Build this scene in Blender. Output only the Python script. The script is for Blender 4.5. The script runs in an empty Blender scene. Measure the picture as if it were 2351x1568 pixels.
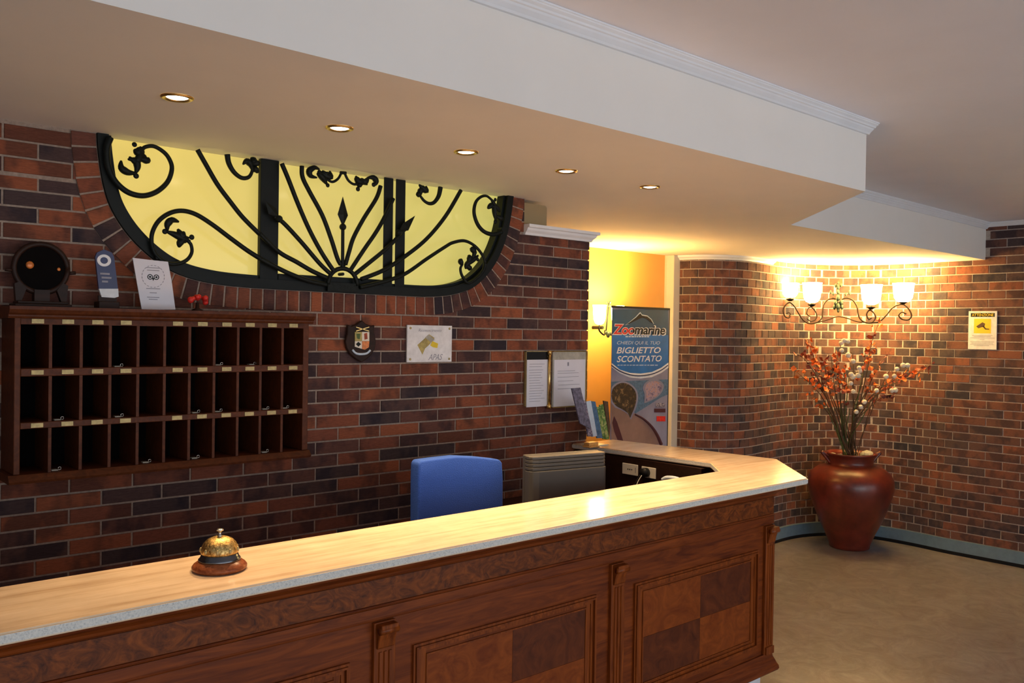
import bpy, bmesh, math, random
from mathutils import Vector, Matrix
random.seed(7)
sc = bpy.context.scene
C = sc.collection
# ------------------------------------------------------------------ camera
# World axes: +X runs along the back wall (to the right), +Y towards the back wall, +Z up.
F, CX, CY = 2000.0, 1175.5, 784.0
E = 1.70                       # eye height
ROLL = 0.015; VPX, VPY = 3430.0, 795.0
_h0 = VPY - ROLL*(VPX-CX)
up = Vector((ROLL, 1.0, (CY-_h0)/F)).normalized()
d1 = Vector((VPX-CX, -(VPY-CY), -F)).normalized()
d1 = (d1 - up*d1.dot(up)).normalized()
nn = up.cross(d1)
R = Matrix((d1, nn, up))       # camera -> world
cam_d = bpy.data.cameras.new('camera'); cam = bpy.data.objects.new('camera', cam_d); C.objects.link(cam)
cam_d.sensor_width = 36.0; cam_d.lens = F/2351*36.0; cam_d.clip_start = 0.05
cam.matrix_world = Matrix.Translation((0,0,E)) @ R.to_4x4()
sc.camera = cam
# ------------------------------------------------------------------ world, lights, exposure
sc.view_settings.view_transform = 'Standard'
try: sc.view_settings.look = 'None'
except Exception: pass
sc.view_settings.gamma = 1.0; sc.view_settings.use_curve_mapping = False
sc.view_settings.exposure = 0.6
w = bpy.data.worlds.new('world'); sc.world = w; w.use_nodes = True
w.node_tree.nodes['Background'].inputs[0].default_value = (0.96, 0.98, 1.0, 1)
w.node_tree.nodes['Background'].inputs[1].default_value = 0.90
def area(name, loc, target, sx, sy, power, col):
    l = bpy.data.lights.new(name, 'AREA'); l.shape = 'RECTANGLE'; l.size = sx; l.size_y = sy
    l.energy = power; l.color = col
    o = bpy.data.objects.new(name, l); C.objects.link(o); o.location = loc
    o.rotation_euler = (Vector(target)-Vector(loc)).to_track_quat('-Z','Y').to_euler(); return o
area('daylight_window', (0.8,-3.9,0.95), (3.0,3.0,2.3), 5.0, 1.6, 21, (0.80,0.90,1.0))
area('side_fill', (3.2,-2.0,1.1), (2.3,1.7,2.35), 2.2, 1.5, 6, (0.90,0.95,1.0))  # added unseen fill aimed up at the soffit, not a real window

# ------------------------------------------------------------------ pixel -> place helpers
def ray(px, py): return R @ (Vector((px-CX, -(py-CY), -F))/F)
def onz(px, py, z): r = ray(px,py); t = (z-E)/r.z; return Vector((r.x*t, r.y*t, z))
def onv(px, py, v): r = ray(px,py); t = v/r.y; return Vector((r.x*t, v, E+r.z*t))
def onu(px, py, u): r = ray(px,py); t = u/r.x; return Vector((u, r.y*t, E+r.z*t))
def ond(px, py, d): r = ray(px,py); return Vector((r.x*d, r.y*d, E+r.z*d))
def proj(p):
    c = R.transposed() @ (Vector(p)-Vector((0,0,E)))
    return CX+F*c.x/-c.z, CY-F*c.y/-c.z, -c.z
def horizon(px, d):
    y = _h0 + ROLL*(px-CX); p = ond(px, y, d); return p.x, p.y

# ------------------------------------------------------------------ materials
MATS = {}
def nodes_of(name, rough=0.5, metal=0.0, col=(0.5,0.5,0.5), spec=None):
    m = bpy.data.materials.new(name); m.use_nodes = True; MATS[name] = m
    nt = m.node_tree; b = nt.nodes['Principled BSDF']
    b.inputs['Roughness'].default_value = rough; b.inputs['Metallic'].default_value = metal
    b.inputs['Base Color'].default_value = (*col, 1)
    if spec is not None: b.inputs['Specular IOR Level'].default_value = spec
    return m, nt, b
def noise(nt, scale, detail=4, rough=0.5, vec=None, dist=0.0):
    n = nt.nodes.new('ShaderNodeTexNoise'); n.inputs['Scale'].default_value = scale
    n.inputs['Detail'].default_value = detail; n.inputs['Roughness'].default_value = rough
    n.inputs['Distortion'].default_value = dist
    if vec: nt.links.new(vec, n.inputs['Vector'])
    return n
def ramp(nt, fac, stops):
    r = nt.nodes.new('ShaderNodeValToRGB'); cr = r.color_ramp
    while len(cr.elements) < len(stops): cr.elements.new(0.5)
    for e, (p, c) in zip(cr.elements, stops): e.position = p; e.color = (*c, 1)
    nt.links.new(fac, r.inputs[0]); return r
def mapping(nt, scale, rot=(0,0,0), src='Position', obj=False):
    mp = nt.nodes.new('ShaderNodeMapping'); mp.inputs['Scale'].default_value = scale; mp.inputs['Rotation'].default_value = rot
    if obj:
        t = nt.nodes.new('ShaderNodeTexCoord'); nt.links.new(t.outputs['Object'], mp.inputs[0])
    else:
        g = nt.nodes.new('ShaderNodeNewGeometry'); nt.links.new(g.outputs['Position'], mp.inputs[0])
    return mp
def bump(nt, b, h, strength, dist=0.01):
    bp = nt.nodes.new('ShaderNodeBump'); bp.inputs['Strength'].default_value = strength; bp.inputs['Distance'].default_value = dist
    nt.links.new(h, bp.inputs['Height']); nt.links.new(bp.outputs[0], b.inputs['Normal'])
def plain(name, col, rough=0.5, metal=0.0, var=0.12, scale=30, bmp=0.0, spec=None, coat=0):
    m, nt, b = nodes_of(name, rough, metal, col, spec)
    n = noise(nt, scale, 4, 0.6, mapping(nt,(1,1,1)).outputs[0])
    lo = tuple(c*(1-var) for c in col); hi = tuple(min(1,c*(1+var)) for c in col)
    r = ramp(nt, n.outputs[0], [(0.3,lo),(0.7,hi)]); nt.links.new(r.outputs[0], b.inputs['Base Color'])
    if bmp: bump(nt, b, n.outputs[0], bmp)
    if coat: b.inputs['Coat Weight'].default_value = coat; b.inputs['Coat Roughness'].default_value = 0.12
    return m
def glow(name, col, strength):
    m, nt, b = nodes_of(name, 0.4, 0, (0.8,0.8,0.8))
    b.inputs['Emission Color'].default_value = (*col,1); b.inputs['Emission Strength'].default_value = strength; return m
RAMP_RED=[(0.0,(0.070,0.048,0.050)),(0.20,(0.11,0.058,0.050)),(0.38,(0.17,0.068,0.050)),(0.55,(0.22,0.076,0.048)),(0.78,(0.28,0.088,0.046)),(1.0,(0.33,0.105,0.052))]
RAMP_BROWN=[(0.0,(0.075,0.058,0.062)),(0.22,(0.115,0.072,0.066)),(0.45,(0.155,0.078,0.062)),(0.7,(0.19,0.083,0.060)),(0.88,(0.22,0.090,0.060)),(1.0,(0.27,0.10,0.058))]
def brick_mat(name, island, stops=RAMP_RED):
    m, nt, b = nodes_of(name, 0.8, 0, (0.2,0.07,0.04), 0.12)
    if island: src = nt.nodes.new('ShaderNodeNewGeometry').outputs['Random Per Island']
    else: src = nt.nodes.new('ShaderNodeObjectInfo').outputs['Random']
    base = ramp(nt, src, stops)
    # flame marks inside one brick
    off = nt.nodes.new('ShaderNodeVectorMath'); off.operation = 'SCALE'; off.inputs[0].default_value = (37.0, 91.0, 53.0); nt.links.new(src, off.inputs['Scale'])
    mp = mapping(nt, (7,7,5)); add = nt.nodes.new('ShaderNodeVectorMath'); add.operation = 'ADD'
    nt.links.new(mp.outputs[0], add.inputs[0]); nt.links.new(off.outputs[0], add.inputs[1])
    n1 = noise(nt, 1.2, 3, 0.6, add.outputs[0])
    f1 = ramp(nt, n1.outputs[0], [(0.46,(0,0,0)),(0.58,(1,1,1))])
    mx = nt.nodes.new('ShaderNodeMix'); mx.data_type = 'RGBA'; nt.links.new(f1.outputs[0], mx.inputs[0])
    nt.links.new(base.outputs[0], mx.inputs[6])
    mul = nt.nodes.new('ShaderNodeMix'); mul.data_type = 'RGBA'; mul.blend_type = 'MULTIPLY'; mul.inputs[0].default_value = 1
    nt.links.new(base.outputs[0], mul.inputs[6]); mul.inputs[7].default_value = (0.5,0.6,0.75,1)
    nt.links.new(mul.outputs[2], mx.inputs[7])
    n2 = noise(nt, 1.0, 5, 0.7, mapping(nt, (60,60,420)).outputs[0])
    r2 = ramp(nt, n2.outputs[0], [(0.3,(0.72,0.72,0.72)),(0.7,(1.2,1.2,1.2))])
    m2 = nt.nodes.new('ShaderNodeMix'); m2.data_type = 'RGBA'; m2.blend_type = 'MULTIPLY'; m2.inputs[0].default_value = 1
    nt.links.new(mx.outputs[2], m2.inputs[6]); nt.links.new(r2.outputs[0], m2.inputs[7])
    nt.links.new(m2.outputs[2], b.inputs['Base Color']); bump(nt, b, n2.outputs[0], 0.5, 0.003)
    return m
brick_mat('brick', False); brick_mat('brick_far', True)
brick_mat('brown_brick', False, RAMP_BROWN); brick_mat('brown_brick_far', True, RAMP_BROWN)
plain('mortar_light', (0.44,0.37,0.32), 0.9, 0, 0.2, 90, 0.4)
plain('mortar', (0.34,0.26,0.21), 0.9, 0, 0.2, 90, 0.4)
plain('soffit_paint', (0.86,0.83,0.79), 0.85, 0, 0.02, 3)
plain('ceiling_paint', (0.82,0.83,0.90), 0.85, 0, 0.02, 3)
plain('trim_white', (0.82,0.85,0.90), 0.5, 0, 0.03, 8)
plain('trim_cream', (0.66,0.60,0.48), 0.6, 0, 0.03, 8)
plain('plaster_beige', (0.34,0.26,0.14), 0.8, 0, 0.04, 8)
plain('orange_plaster', (0.80,0.42,0.10), 0.8, 0, 0.03, 6)
plain('iron', (0.006,0.009,0.008), 0.5, 0.0, 0.3, 60, 0.2, 0.2)
plain('frame_black', (0.007,0.010,0.010), 0.5, 0.0, 0.2, 20, 0, 0.2)
plain('brass', (0.75,0.52,0.20), 0.28, 1.0, 0.15, 80)
plain('dull_brass', (0.42,0.33,0.15), 0.5, 0.5, 0.2, 120)
m, nt, b = nodes_of('antique_brass', 0.34, 1.0)
n1 = noise(nt, 160, 5, 0.7, mapping(nt,(1,1,1)).outputs[0], 1.0)
r = ramp(nt, n1.outputs[0], [(0.35,(0.16,0.09,0.03)),(0.55,(0.62,0.42,0.15)),(0.7,(0.90,0.70,0.34))]); nt.links.new(r.outputs[0], b.inputs['Base Color'])
bump(nt, b, n1.outputs[0], 0.6, 0.002)
plain('dark_steel', (0.16,0.17,0.19), 0.22, 1.0, 0.05, 50)
plain('chrome', (0.8,0.78,0.72), 0.18, 1.0, 0.05, 50)
plain('paper', (0.72,0.72,0.80), 0.8, 0, 0.03, 14)
plain('print_grey', (0.30,0.30,0.36), 0.8)
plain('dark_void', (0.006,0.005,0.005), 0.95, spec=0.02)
plain('black_plastic', (0.010,0.010,0.011), 0.5, spec=0.25)
plain('blue_fabric', (0.035,0.12,0.55), 0.85, 0, 0.12, 300, 0.3)
plain('monitor_plastic', (0.075,0.070,0.060), 0.5, 0, 0.04, 20)
plain('white_plastic', (0.75,0.72,0.62), 0.4, 0, 0.03, 20)
plain('vase_glaze', (0.13,0.018,0.009), 0.34, 0, 0.35, 9, 0.12, coat=0.25)
plain('stone_grey', (0.42,0.40,0.34), 0.9, 0, 0.2, 30, 0.4)
plain('baseboard_blue', (0.13,0.21,0.29), 0.4, 0, 0.12, 20)
plain('plinth_white', (0.62,0.64,0.68), 0.5, 0, 0.05, 12)
plain('stem_brown', (0.10,0.055,0.025), 0.8, 0, 0.3, 60)
plain('stem_green', (0.10,0.16,0.05), 0.7, 0, 0.3, 60)
plain('leaf_orange', (0.75,0.16,0.02), 0.6, 0, 0.4, 40)
plain('leaf_rust', (0.34,0.06,0.02), 0.6, 0, 0.4, 40)
plain('leaf_wine', (0.13,0.03,0.025), 0.7, 0, 0.4, 40)
plain('cotton_white', (0.80,0.74,0.62), 0.9, 0, 0.08, 60, 0.3)
plain('verdigris', (0.06,0.09,0.06), 0.5, 0.4, 0.3, 60)
plain('navy', (0.012,0.02,0.10), 0.35)
plain('white_paint', (0.78,0.78,0.80), 0.5)
plain('red_paint', (0.75,0.03,0.02), 0.45, 0, 0.2, 60)
plain('yellow_paint', (0.78,0.58,0.03), 0.6, 0, 0.05, 20)
plain('blue_print', (0.015,0.16,0.50), 0.45, 0, 0.35, 3)
plain('deep_blue_print', (0.012,0.07,0.16), 0.45, 0, 0.3, 3)
plain('lilac_print', (0.26,0.26,0.38), 0.45, 0, 0.2, 4)
plain('skin_print', (0.28,0.17,0.14), 0.45, 0, 0.2, 5)
plain('maroon_print', (0.08,0.02,0.03), 0.45)
plain('photo_dark', (0.03,0.022,0.012), 0.5, 0, 0.5, 20)
plain('gold_print', (0.42,0.33,0.10), 0.5, 0, 0.4, 50)
plain('amber_glow_wood', (0.80,0.42,0.12), 0.4, 0, 0.2, 60)  # leaflet stand's wood, with its warm glow put into the colour
plain('glint_crest_orange', (0.55,0.16,0.03), 0.3, 0.2, 0.4, 60)  # painted glints on the round ornament, and the shield's orange quarter
plain('green_print', (0.12,0.28,0.06), 0.6, 0, 0.6, 60)
plain('steel_blue_print', (0.07,0.15,0.27), 0.6, 0, 0.4, 60)
plain('pale_blue_print', (0.55,0.66,0.78), 0.6, 0, 0.1, 40)
plain('grey_photo_print', (0.14,0.13,0.19), 0.6, 0, 0.6, 70)
glow('lamp_glass', (1.0,0.68,0.24), 34)
glow('spot_glow', (1.0,0.80,0.55), 14)
# mottled photo print
def mottled(name, stops, scale, rough=0.6):
    m, nt, b = nodes_of(name, rough)
    n = noise(nt, scale, 5, 0.7, mapping(nt,(1,1,1)).outputs[0], 0.6)
    r = ramp(nt, n.outputs[0], stops); nt.links.new(r.outputs[0], b.inputs['Base Color']); return m
mottled('petal_photo', [(0.35,(0.015,0.012,0.008)),(0.55,(0.05,0.025,0.01)),(0.62,(0.30,0.20,0.09)),(0.7,(0.06,0.045,0.015))], 28)
mottled('people_photo', [(0.35,(0.04,0.03,0.12)),(0.5,(0.40,0.30,0.40)),(0.62,(0.45,0.22,0.15)),(0.7,(0.16,0.14,0.12))], 24)
mottled('brochure_photo', [(0.3,(0.03,0.03,0.08)),(0.5,(0.15,0.13,0.20)),(0.62,(0.5,0.45,0.5)),(0.7,(0.12,0.07,0.05))], 45)
mottled('brochure_green', [(0.3,(0.02,0.05,0.02)),(0.5,(0.12,0.25,0.05)),(0.62,(0.55,0.55,0.2)),(0.7,(0.05,0.12,0.2))], 45)
# back-lit yellow pane
m, nt, b = nodes_of('lit_pane', 0.12, 0, (0.35,0.30,0.10))
mp = mapping(nt, (1,1,1)); sp = nt.nodes.new('ShaderNodeSeparateXYZ'); nt.links.new(mp.outputs[0], sp.inputs[0])
mr = nt.nodes.new('ShaderNodeMapRange'); mr.inputs[1].default_value = 0.8; mr.inputs[2].default_value = 2.5; nt.links.new(sp.outputs[0], mr.inputs[0])
r = ramp(nt, mr.outputs[0], [(0.0,(0.80,0.59,0.14)),(0.5,(0.68,0.55,0.15)),(1.0,(0.54,0.50,0.13))])
nt.links.new(r.outputs[0], b.inputs['Emission Color'])
b.inputs['Emission Strength'].default_value = 0.56
# marble worktop
m, nt, b = nodes_of('travertine', 0.16, 0, (0.7,0.6,0.4))
n1 = noise(nt, 1.0, 6, 0.65, mapping(nt,(3,34,34)).outputs[0], 0.3)
r = ramp(nt, n1.outputs[0], [(0.25,(0.56,0.40,0.25)),(0.5,(0.76,0.60,0.42)),(0.75,(0.86,0.71,0.53))])
n2 = noise(nt, 9, 4, 0.6, mapping(nt,(1,1,1)).outputs[0])
r2 = ramp(nt, n2.outputs[0], [(0.3,(0.88,0.86,0.84)),(0.7,(1.05,1.03,1.0))])
mx = nt.nodes.new('ShaderNodeMix'); mx.data_type='RGBA'; mx.blend_type='MULTIPLY'; mx.inputs[0].default_value=1
nt.links.new(r.outputs[0], mx.inputs[6]); nt.links.new(r2.outputs[0], mx.inputs[7]); nt.links.new(mx.outputs[2], b.inputs['Base Color'])
m, nt, b = nodes_of('travertine_edge', 0.4)
n1 = noise(nt, 260, 4, 0.7, mapping(nt,(1,1,1)).outputs[0])
r = ramp(nt, n1.outputs[0], [(0.30,(0.34,0.36,0.38)),(0.45,(0.60,0.60,0.57)),(0.7,(0.74,0.72,0.67))]); nt.links.new(r.outputs[0], b.inputs['Base Color'])
bump(nt, b, n1.outputs[0], 0.4, 0.003)
# floor stone
m, nt, b = nodes_of('floor_stone', 0.28, 0)
n1 = noise(nt, 5.0, 9, 0.75, mapping(nt,(1,1,1)).outputs[0], 1.6)
r = ramp(nt, n1.outputs[0], [(0.3,(0.13,0.115,0.115)),(0.5,(0.21,0.195,0.20)),(0.7,(0.30,0.285,0.295))])
nt.links.new(r.outputs[0], b.inputs['Base Color'])
# woods
def wood(name, dark, light, sc_vec, rough=0.40, dist=1.5, coat=0.03):
    m, nt, b = nodes_of(name, rough, 0, (0.1,0.02,0.01), 0.22)
    n1 = noise(nt, 1.0, 7, 0.62, mapping(nt, sc_vec).outputs[0], dist)
    r = ramp(nt, n1.outputs[0], [(0.3,dark),(0.52,tuple((a+c)/2 for a,c in zip(dark,light))),(0.72,light)])
    nt.links.new(r.outputs[0], b.inputs['Base Color']); bump(nt, b, n1.outputs[0], 0.08, 0.004)
    b.inputs['Coat Weight'].default_value = coat; b.inputs['Coat Roughness'].default_value = 0.2
    return m
wood('wood_long', (0.080,0.013,0.002), (0.24,0.052,0.007), (4,40,40))
wood('wood_vert', (0.10,0.018,0.002), (0.29,0.066,0.008), (50,50,4))
wood('wood_burl', (0.045,0.009,0.002), (0.25,0.060,0.008), (16,20,24), dist=3.0)
wood('wood_tile_light', (0.14,0.025,0.003), (0.28,0.064,0.008), (10,20,14), dist=2.5)
wood('wood_tile_dark', (0.058,0.012,0.004), (0.15,0.034,0.008), (12,20,12), dist=2.5)
wood('wood_cabinet', (0.060,0.014,0.004), (0.13,0.034,0.009), (30,40,30), 0.5, 1.5, 0.0)
wood('wood_bell', (0.16,0.04,0.015), (0.38,0.12,0.04), (60,60,120), 0.25)
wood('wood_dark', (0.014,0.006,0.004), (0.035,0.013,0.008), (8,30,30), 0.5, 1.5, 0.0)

# ------------------------------------------------------------------ mesh builder
class MB:
    def __init__(s): s.v=[]; s.f=[]; s.m=[]
    def add(s, vs, fs, mi=0):
        o = len(s.v); s.v += [tuple(v) for v in vs]; s.f += [tuple(i+o for i in f) for f in fs]; s.m += [mi]*len(fs); return s
    def box(s, x0,x1,y0,y1,z0,z1, mi=0):
        return s.add([(x0,y0,z0),(x1,y0,z0),(x1,y1,z0),(x0,y1,z0),(x0,y0,z1),(x1,y0,z1),(x1,y1,z1),(x0,y1,z1)],
            [(0,3,2,1),(4,5,6,7),(0,1,5,4),(1,2,6,5),(2,3,7,6),(3,0,4,7)], mi)
    def prism(s, poly, a, b, axis='z', mi=0, mi_side=None):
        # poly of 2D points; axis z: (x,y); axis y: (x,z); axis x: (y,z)
        n = len(poly)
        def P(p, t): return (p[0],p[1],t) if axis=='z' else ((p[0],t,p[1]) if axis=='y' else (t,p[0],p[1]))
        vs = [P(p,a) for p in poly]+[P(p,b) for p in poly]; o = len(s.v); s.v += vs
        s.f += [tuple(range(o+n-1,o-1,-1)), tuple(range(o+n,o+2*n))]; s.m += [mi,mi]
        for i in range(n):
            j=(i+1)%n; s.f.append((o+i,o+j,o+n+j,o+n+i)); s.m.append(mi if mi_side is None else mi_side)
        return s
    def lathe(s, prof, c=(0,0,0), n=48, mi=0, closed_ends=True):
        o=len(s.v); k=len(prof)
        for i in range(n):
            a=2*math.pi*i/n
            for r,z in prof: s.v.append((c[0]+r*math.cos(a), c[1]+r*math.sin(a), c[2]+z))
        for i in range(n):
            j=(i+1)%n
            for q in range(k-1): s.f.append((o+i*k+q,o+j*k+q,o+j*k+q+1,o+i*k+q+1)); s.m.append(mi)
        if closed_ends:
            if prof[0][0]>1e-5: s.f.append(tuple(o+i*k for i in reversed(range(n)))); s.m.append(mi)
            if prof[-1][0]>1e-5: s.f.append(tuple(o+i*k+k-1 for i in range(n))); s.m.append(mi)
        return s
    def tube(s, pts, rad, n=8, mi=0, closed=False):
        pts=[Vector(p) for p in pts]; o=len(s.v); m=len(pts); up0=None
        for i,p in enumerate(pts):
            t=(pts[min(i+1,m-1)]-pts[max(i-1,0)]).normalized()
            if up0 is None:
                a=Vector((0,0,1)) if abs(t.z)<0.9 else Vector((1,0,0)); up0=(a-t*a.dot(t)).normalized()
            else: up0=(up0-t*up0.dot(t)).normalized()
            sd=t.cross(up0); r=rad[i] if hasattr(rad,'__len__') else rad
            for q in range(n):
                a=2*math.pi*q/n; s.v.append(tuple(p+up0*(r*math.cos(a))+sd*(r*math.sin(a))))
        for i in range(m-1):
            for q in range(n): s.f.append((o+i*n+q,o+i*n+(q+1)%n,o+(i+1)*n+(q+1)%n,o+(i+1)*n+q)); s.m.append(mi)
        s.f.append(tuple(o+q for q in reversed(range(n)))); s.f.append(tuple(o+(m-1)*n+q for q in range(n))); s.m += [mi,mi]
        return s
    def ball(s, c, r, nu=10, nv=7, mi=0, sc3=(1,1,1)):
        o=len(s.v)
        for j in range(1,nv):
            b=math.pi*j/nv
            for i in range(nu):
                a=2*math.pi*i/nu; s.v.append((c[0]+r*sc3[0]*math.sin(b)*math.cos(a),c[1]+r*sc3[1]*math.sin(b)*math.sin(a),c[2]+r*sc3[2]*math.cos(b)))
        t=len(s.v); s.v += [(c[0],c[1],c[2]+r*sc3[2]),(c[0],c[1],c[2]-r*sc3[2])]
        for j in range(nv-2):
            for i in range(nu): k=(i+1)%nu; s.f.append((o+j*nu+i,o+(j+1)*nu+i,o+(j+1)*nu+k,o+j*nu+k)); s.m.append(mi)
        for i in range(nu):
            k=(i+1)%nu; s.f += [(t,o+i,o+k),(t+1,o+(nv-2)*nu+k,o+(nv-2)*nu+i)]; s.m += [mi,mi]
        return s
    def mesh(s, name, mats, smooth=False):
        me=bpy.data.meshes.new(name); me.from_pydata(s.v,[],s.f)
        for mt in (mats if isinstance(mats,(list,tuple)) else [mats]): me.materials.append(MATS[mt])
        for p,i in zip(me.polygons,s.m): p.material_index=i; p.use_smooth=smooth
        me.update()
        bm=bmesh.new(); bm.from_mesh(me); bmesh.ops.recalc_face_normals(bm, faces=bm.faces); bm.to_mesh(me); bm.free()
        return me
    def build(s, name, mats, parent=None, smooth=False, bevel=0.0, seg=2, auto=False):
        me=s.mesh(name,mats,smooth)
        if bevel:
            bm=bmesh.new(); bm.from_mesh(me)
            bmesh.ops.remove_doubles(bm, verts=bm.verts, dist=1e-6)
            es=[e for e in bm.edges if len(e.link_faces)==2 and e.calc_face_angle(0)>0.5]
            bmesh.ops.bevel(bm, geom=es, offset=bevel, segments=seg, affect='EDGES', profile=0.5, clamp_overlap=True)
            bm.to_mesh(me); bm.free()
        if auto: me.shade_auto_smooth(use_auto_smooth=True) if hasattr(me,'shade_auto_smooth') else None
        return link(me,name,parent)
def link(me, name, parent=None):
    o=bpy.data.objects.new(name,me); C.objects.link(o)
    if parent is not None:
        o.parent=parent; o.matrix_parent_inverse = Matrix.Translation(-parent.location) if parent.location.length and parent.rotation_euler.z==0 else Matrix.Identity(4)
    return o
def tag(o, label=None, cat=None, group=None, kind=None):
    if label: o['label']=label
    if cat: o['category']=cat
    if group: o['group']=group
    if kind: o['kind']=kind
    return o
def thing(name, loc, label, cat, group=None):
    o=bpy.data.objects.new(name,None); o.empty_display_size=0.05; C.objects.link(o); o.location=loc
    return tag(o,label,cat,group)
def struct(o, label=None): o['kind']='structure'; 
def catmull(pts, n=8):
    pts=[Vector(p) for p in pts]; out=[]
    for i in range(len(pts)-1):
        p0=pts[max(i-1,0)];p1=pts[i];p2=pts[i+1];p3=pts[min(i+2,len(pts)-1)]
        for k in range(n):
            t=k/n; out.append(0.5*((2*p1)+(p2-p0)*t+(2*p0-5*p1+4*p2-p3)*t*t+(3*p1-p0-3*p2+p3)*t**3))
    out.append(pts[-1]); return out
def text_mesh(s, u0,u1, z0,z1, y, mats, parent, name, shear=0.0, bold=0.0, depth=0.0006, split=None, to_wall=False, spacing=1.0):
    """lettering fitted to a rectangle on a wall facing -Y (or, with to_wall, on the right wall facing -X)"""
    cu=bpy.data.curves.new(name,'FONT'); cu.body=s; cu.shear=shear; cu.offset=bold; cu.extrude=0.02; cu.resolution_u=3; cu.space_character=spacing
    tmp=bpy.data.objects.new('tmp',cu); C.objects.link(tmp)
    dg=bpy.context.evaluated_depsgraph_get(); me=bpy.data.meshes.new_from_object(tmp.evaluated_get(dg)); 
    bpy.data.objects.remove(tmp); me.materials.clear()
    xs=[v.co.x for v in me.vertices]; ys=[v.co.y for v in me.vertices]
    ax,bx,ay,by=min(xs),max(xs),min(ys),max(ys)
    for v in me.vertices:
        fx=(v.co.x-ax)/(bx-ax); fy=(v.co.y-ay)/(by-ay); d=depth if v.co.z>0 else 0
        if to_wall: v.co=(y-d, u0+(u1-u0)*fx, z0+(z1-z0)*fy)
        else: v.co=(u0+(u1-u0)*fx, y-d, z0+(z1-z0)*fy)
    for mt in mats: me.materials.append(MATS[mt])
    if split is not None:
        for p in me.polygons:
            p.material_index = 0 if (p.center.x-u0)/(u1-u0) < split else 1
    me.name=name
    return link(me,name,parent)

# ------------------------------------------------------------------ key dimensions
ZF = 0.04          # floor
ZS = 2.29          # soffit underside
ZC = 2.565         # upper ceiling
VW = 2.86          # back wall brick face
UR = 6.98          # right wall brick face
VP = 4.144         # passage wall

# ================================================================== STRUCTURE
o = MB().box(-3.5,UR+0.4,-4.2,6.2,ZF-0.1,ZF).build('floor','floor_stone'); struct(o)
o = MB().box(-3.5,UR+0.4,-4.2,2.6,ZC,ZC+0.08).build('ceiling','ceiling_paint'); struct(o)
# soffit: lowered ceiling over the desk and the alcove
P1=(3.418,1.705); P2=(4.186,2.495); P3=(UR,2.54)
poly=[(-3.5,1.70),P1,P2,P3,(UR+0.4,2.54),(UR+0.4,6.2),(-3.5,6.2)]
o = MB().prism(poly, ZS, ZC+0.05, 'z').build('soffit','soffit_paint'); struct(o)
# right (curved) wall: plan path
pw=[Vector((a_,b_,0)) for a_,b_ in [(5.285,4.10),(5.30,3.99),(5.36,3.885),(5.475,3.79),(5.62,3.74),(5.80,3.74),(5.98,3.765),(6.18,3.79),(6.38,3.795),(6.58,3.765),(6.76,3.685),(6.90,3.555),(6.985,3.38),(7.012,3.18),(7.005,2.98),(6.985,2.84),(UR,2.75)]]
cw=catmull(pw,6)
dense=[cw[0]]
for p in cw[1:]:
    if (p-dense[-1]).length>0.02: dense.append(p)
def resample(pts, step):
    out=[pts[0]]; acc=0.0
    for a_,b_ in zip(pts,pts[1:]):
        seg_=(b_-a_).length; t_=step-acc
        while t_<=seg_: out.append(a_.lerp(b_,t_/seg_)); t_+=step
        acc=(acc+seg_)%step if seg_ else acc
    out.append(pts[-1]); return out
dense=resample(dense,0.04)
for _ in range(5):
    dense=[dense[0]]+[(dense[i-1]+dense[i]*2+dense[i+1])/4 for i in range(1,len(dense)-1)]+[dense[-1]]
dense=[p for p in dense if p.y>2.7501]+[Vector((UR,2.75,0))]
curve_pts=dense+[Vector((UR,-4.2,0))]
def arclen(pts):
    L=[0]
    for a,b in zip(pts,pts[1:]): L.append(L[-1]+(b-a).length)
    return L
CL=arclen(curve_pts)
def at_len(s, off=0.0):
    for i in range(len(CL)-1):
        if s<=CL[i+1] or i==len(CL)-2:
            a,b=curve_pts[i],curve_pts[i+1]; t=(s-CL[i])/(CL[i+1]-CL[i]); d=(b-a).normalized()
            p=a+(b-a)*t; n=Vector((d.y,-d.x,0))   # towards the wall's left-hand/room side below
            return p, d, n
def offset_path(pts, off):
    out=[]
    for i,p in enumerate(pts):
        d=(pts[min(i+1,len(pts)-1)]-pts[max(i-1,0)]).normalized(); n=Vector((d.y,-d.x,0)); out.append(p+n*off)
    return out
# room side is on the right of the travel direction (towards the camera)
mort=offset_path(curve_pts,-0.0035); back=offset_path(curve_pts,-0.22)
def strip_wall(front, backp, z0, z1):
    mb=MB(); n=len(front); vs=[]
    for p in front: vs += [(p.x,p.y,z0),(p.x,p.y,z1)]
    for p in backp: vs += [(p.x,p.y,z0),(p.x,p.y,z1)]
    fs=[]
    for i in range(n-1):
        a=2*i; b=2*n+2*i
        fs += [(a,a+2,a+3,a+1),(b+2,b,b+1,b+3),(a+1,a+3,b+3,b+1),(a,b,b+2,a+2)]
    fs += [(0,1,2*n+1,2*n),(2*n-2,4*n-2,4*n-1,2*n-1)]
    return mb.add(vs,fs)
wall_right=strip_wall(mort,back,ZF,ZC+0.02).build('wall_right','mortar_light'); struct(wall_right)
# baseboard on the right wall: bluish stone skirting, its shadow gap painted as a black strip
b0=offset_path(curve_pts,0.022); 
o=strip_wall(b0,offset_path(curve_pts,-0.004),ZF+0.028,ZF+0.115).build('baseboard_right','baseboard_blue'); struct(o)
ft=strip_wall(offset_path(curve_pts,0.014),offset_path(curve_pts,-0.004),ZF,ZF+0.0275).build('shadow_gap','black_plastic',o)
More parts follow.
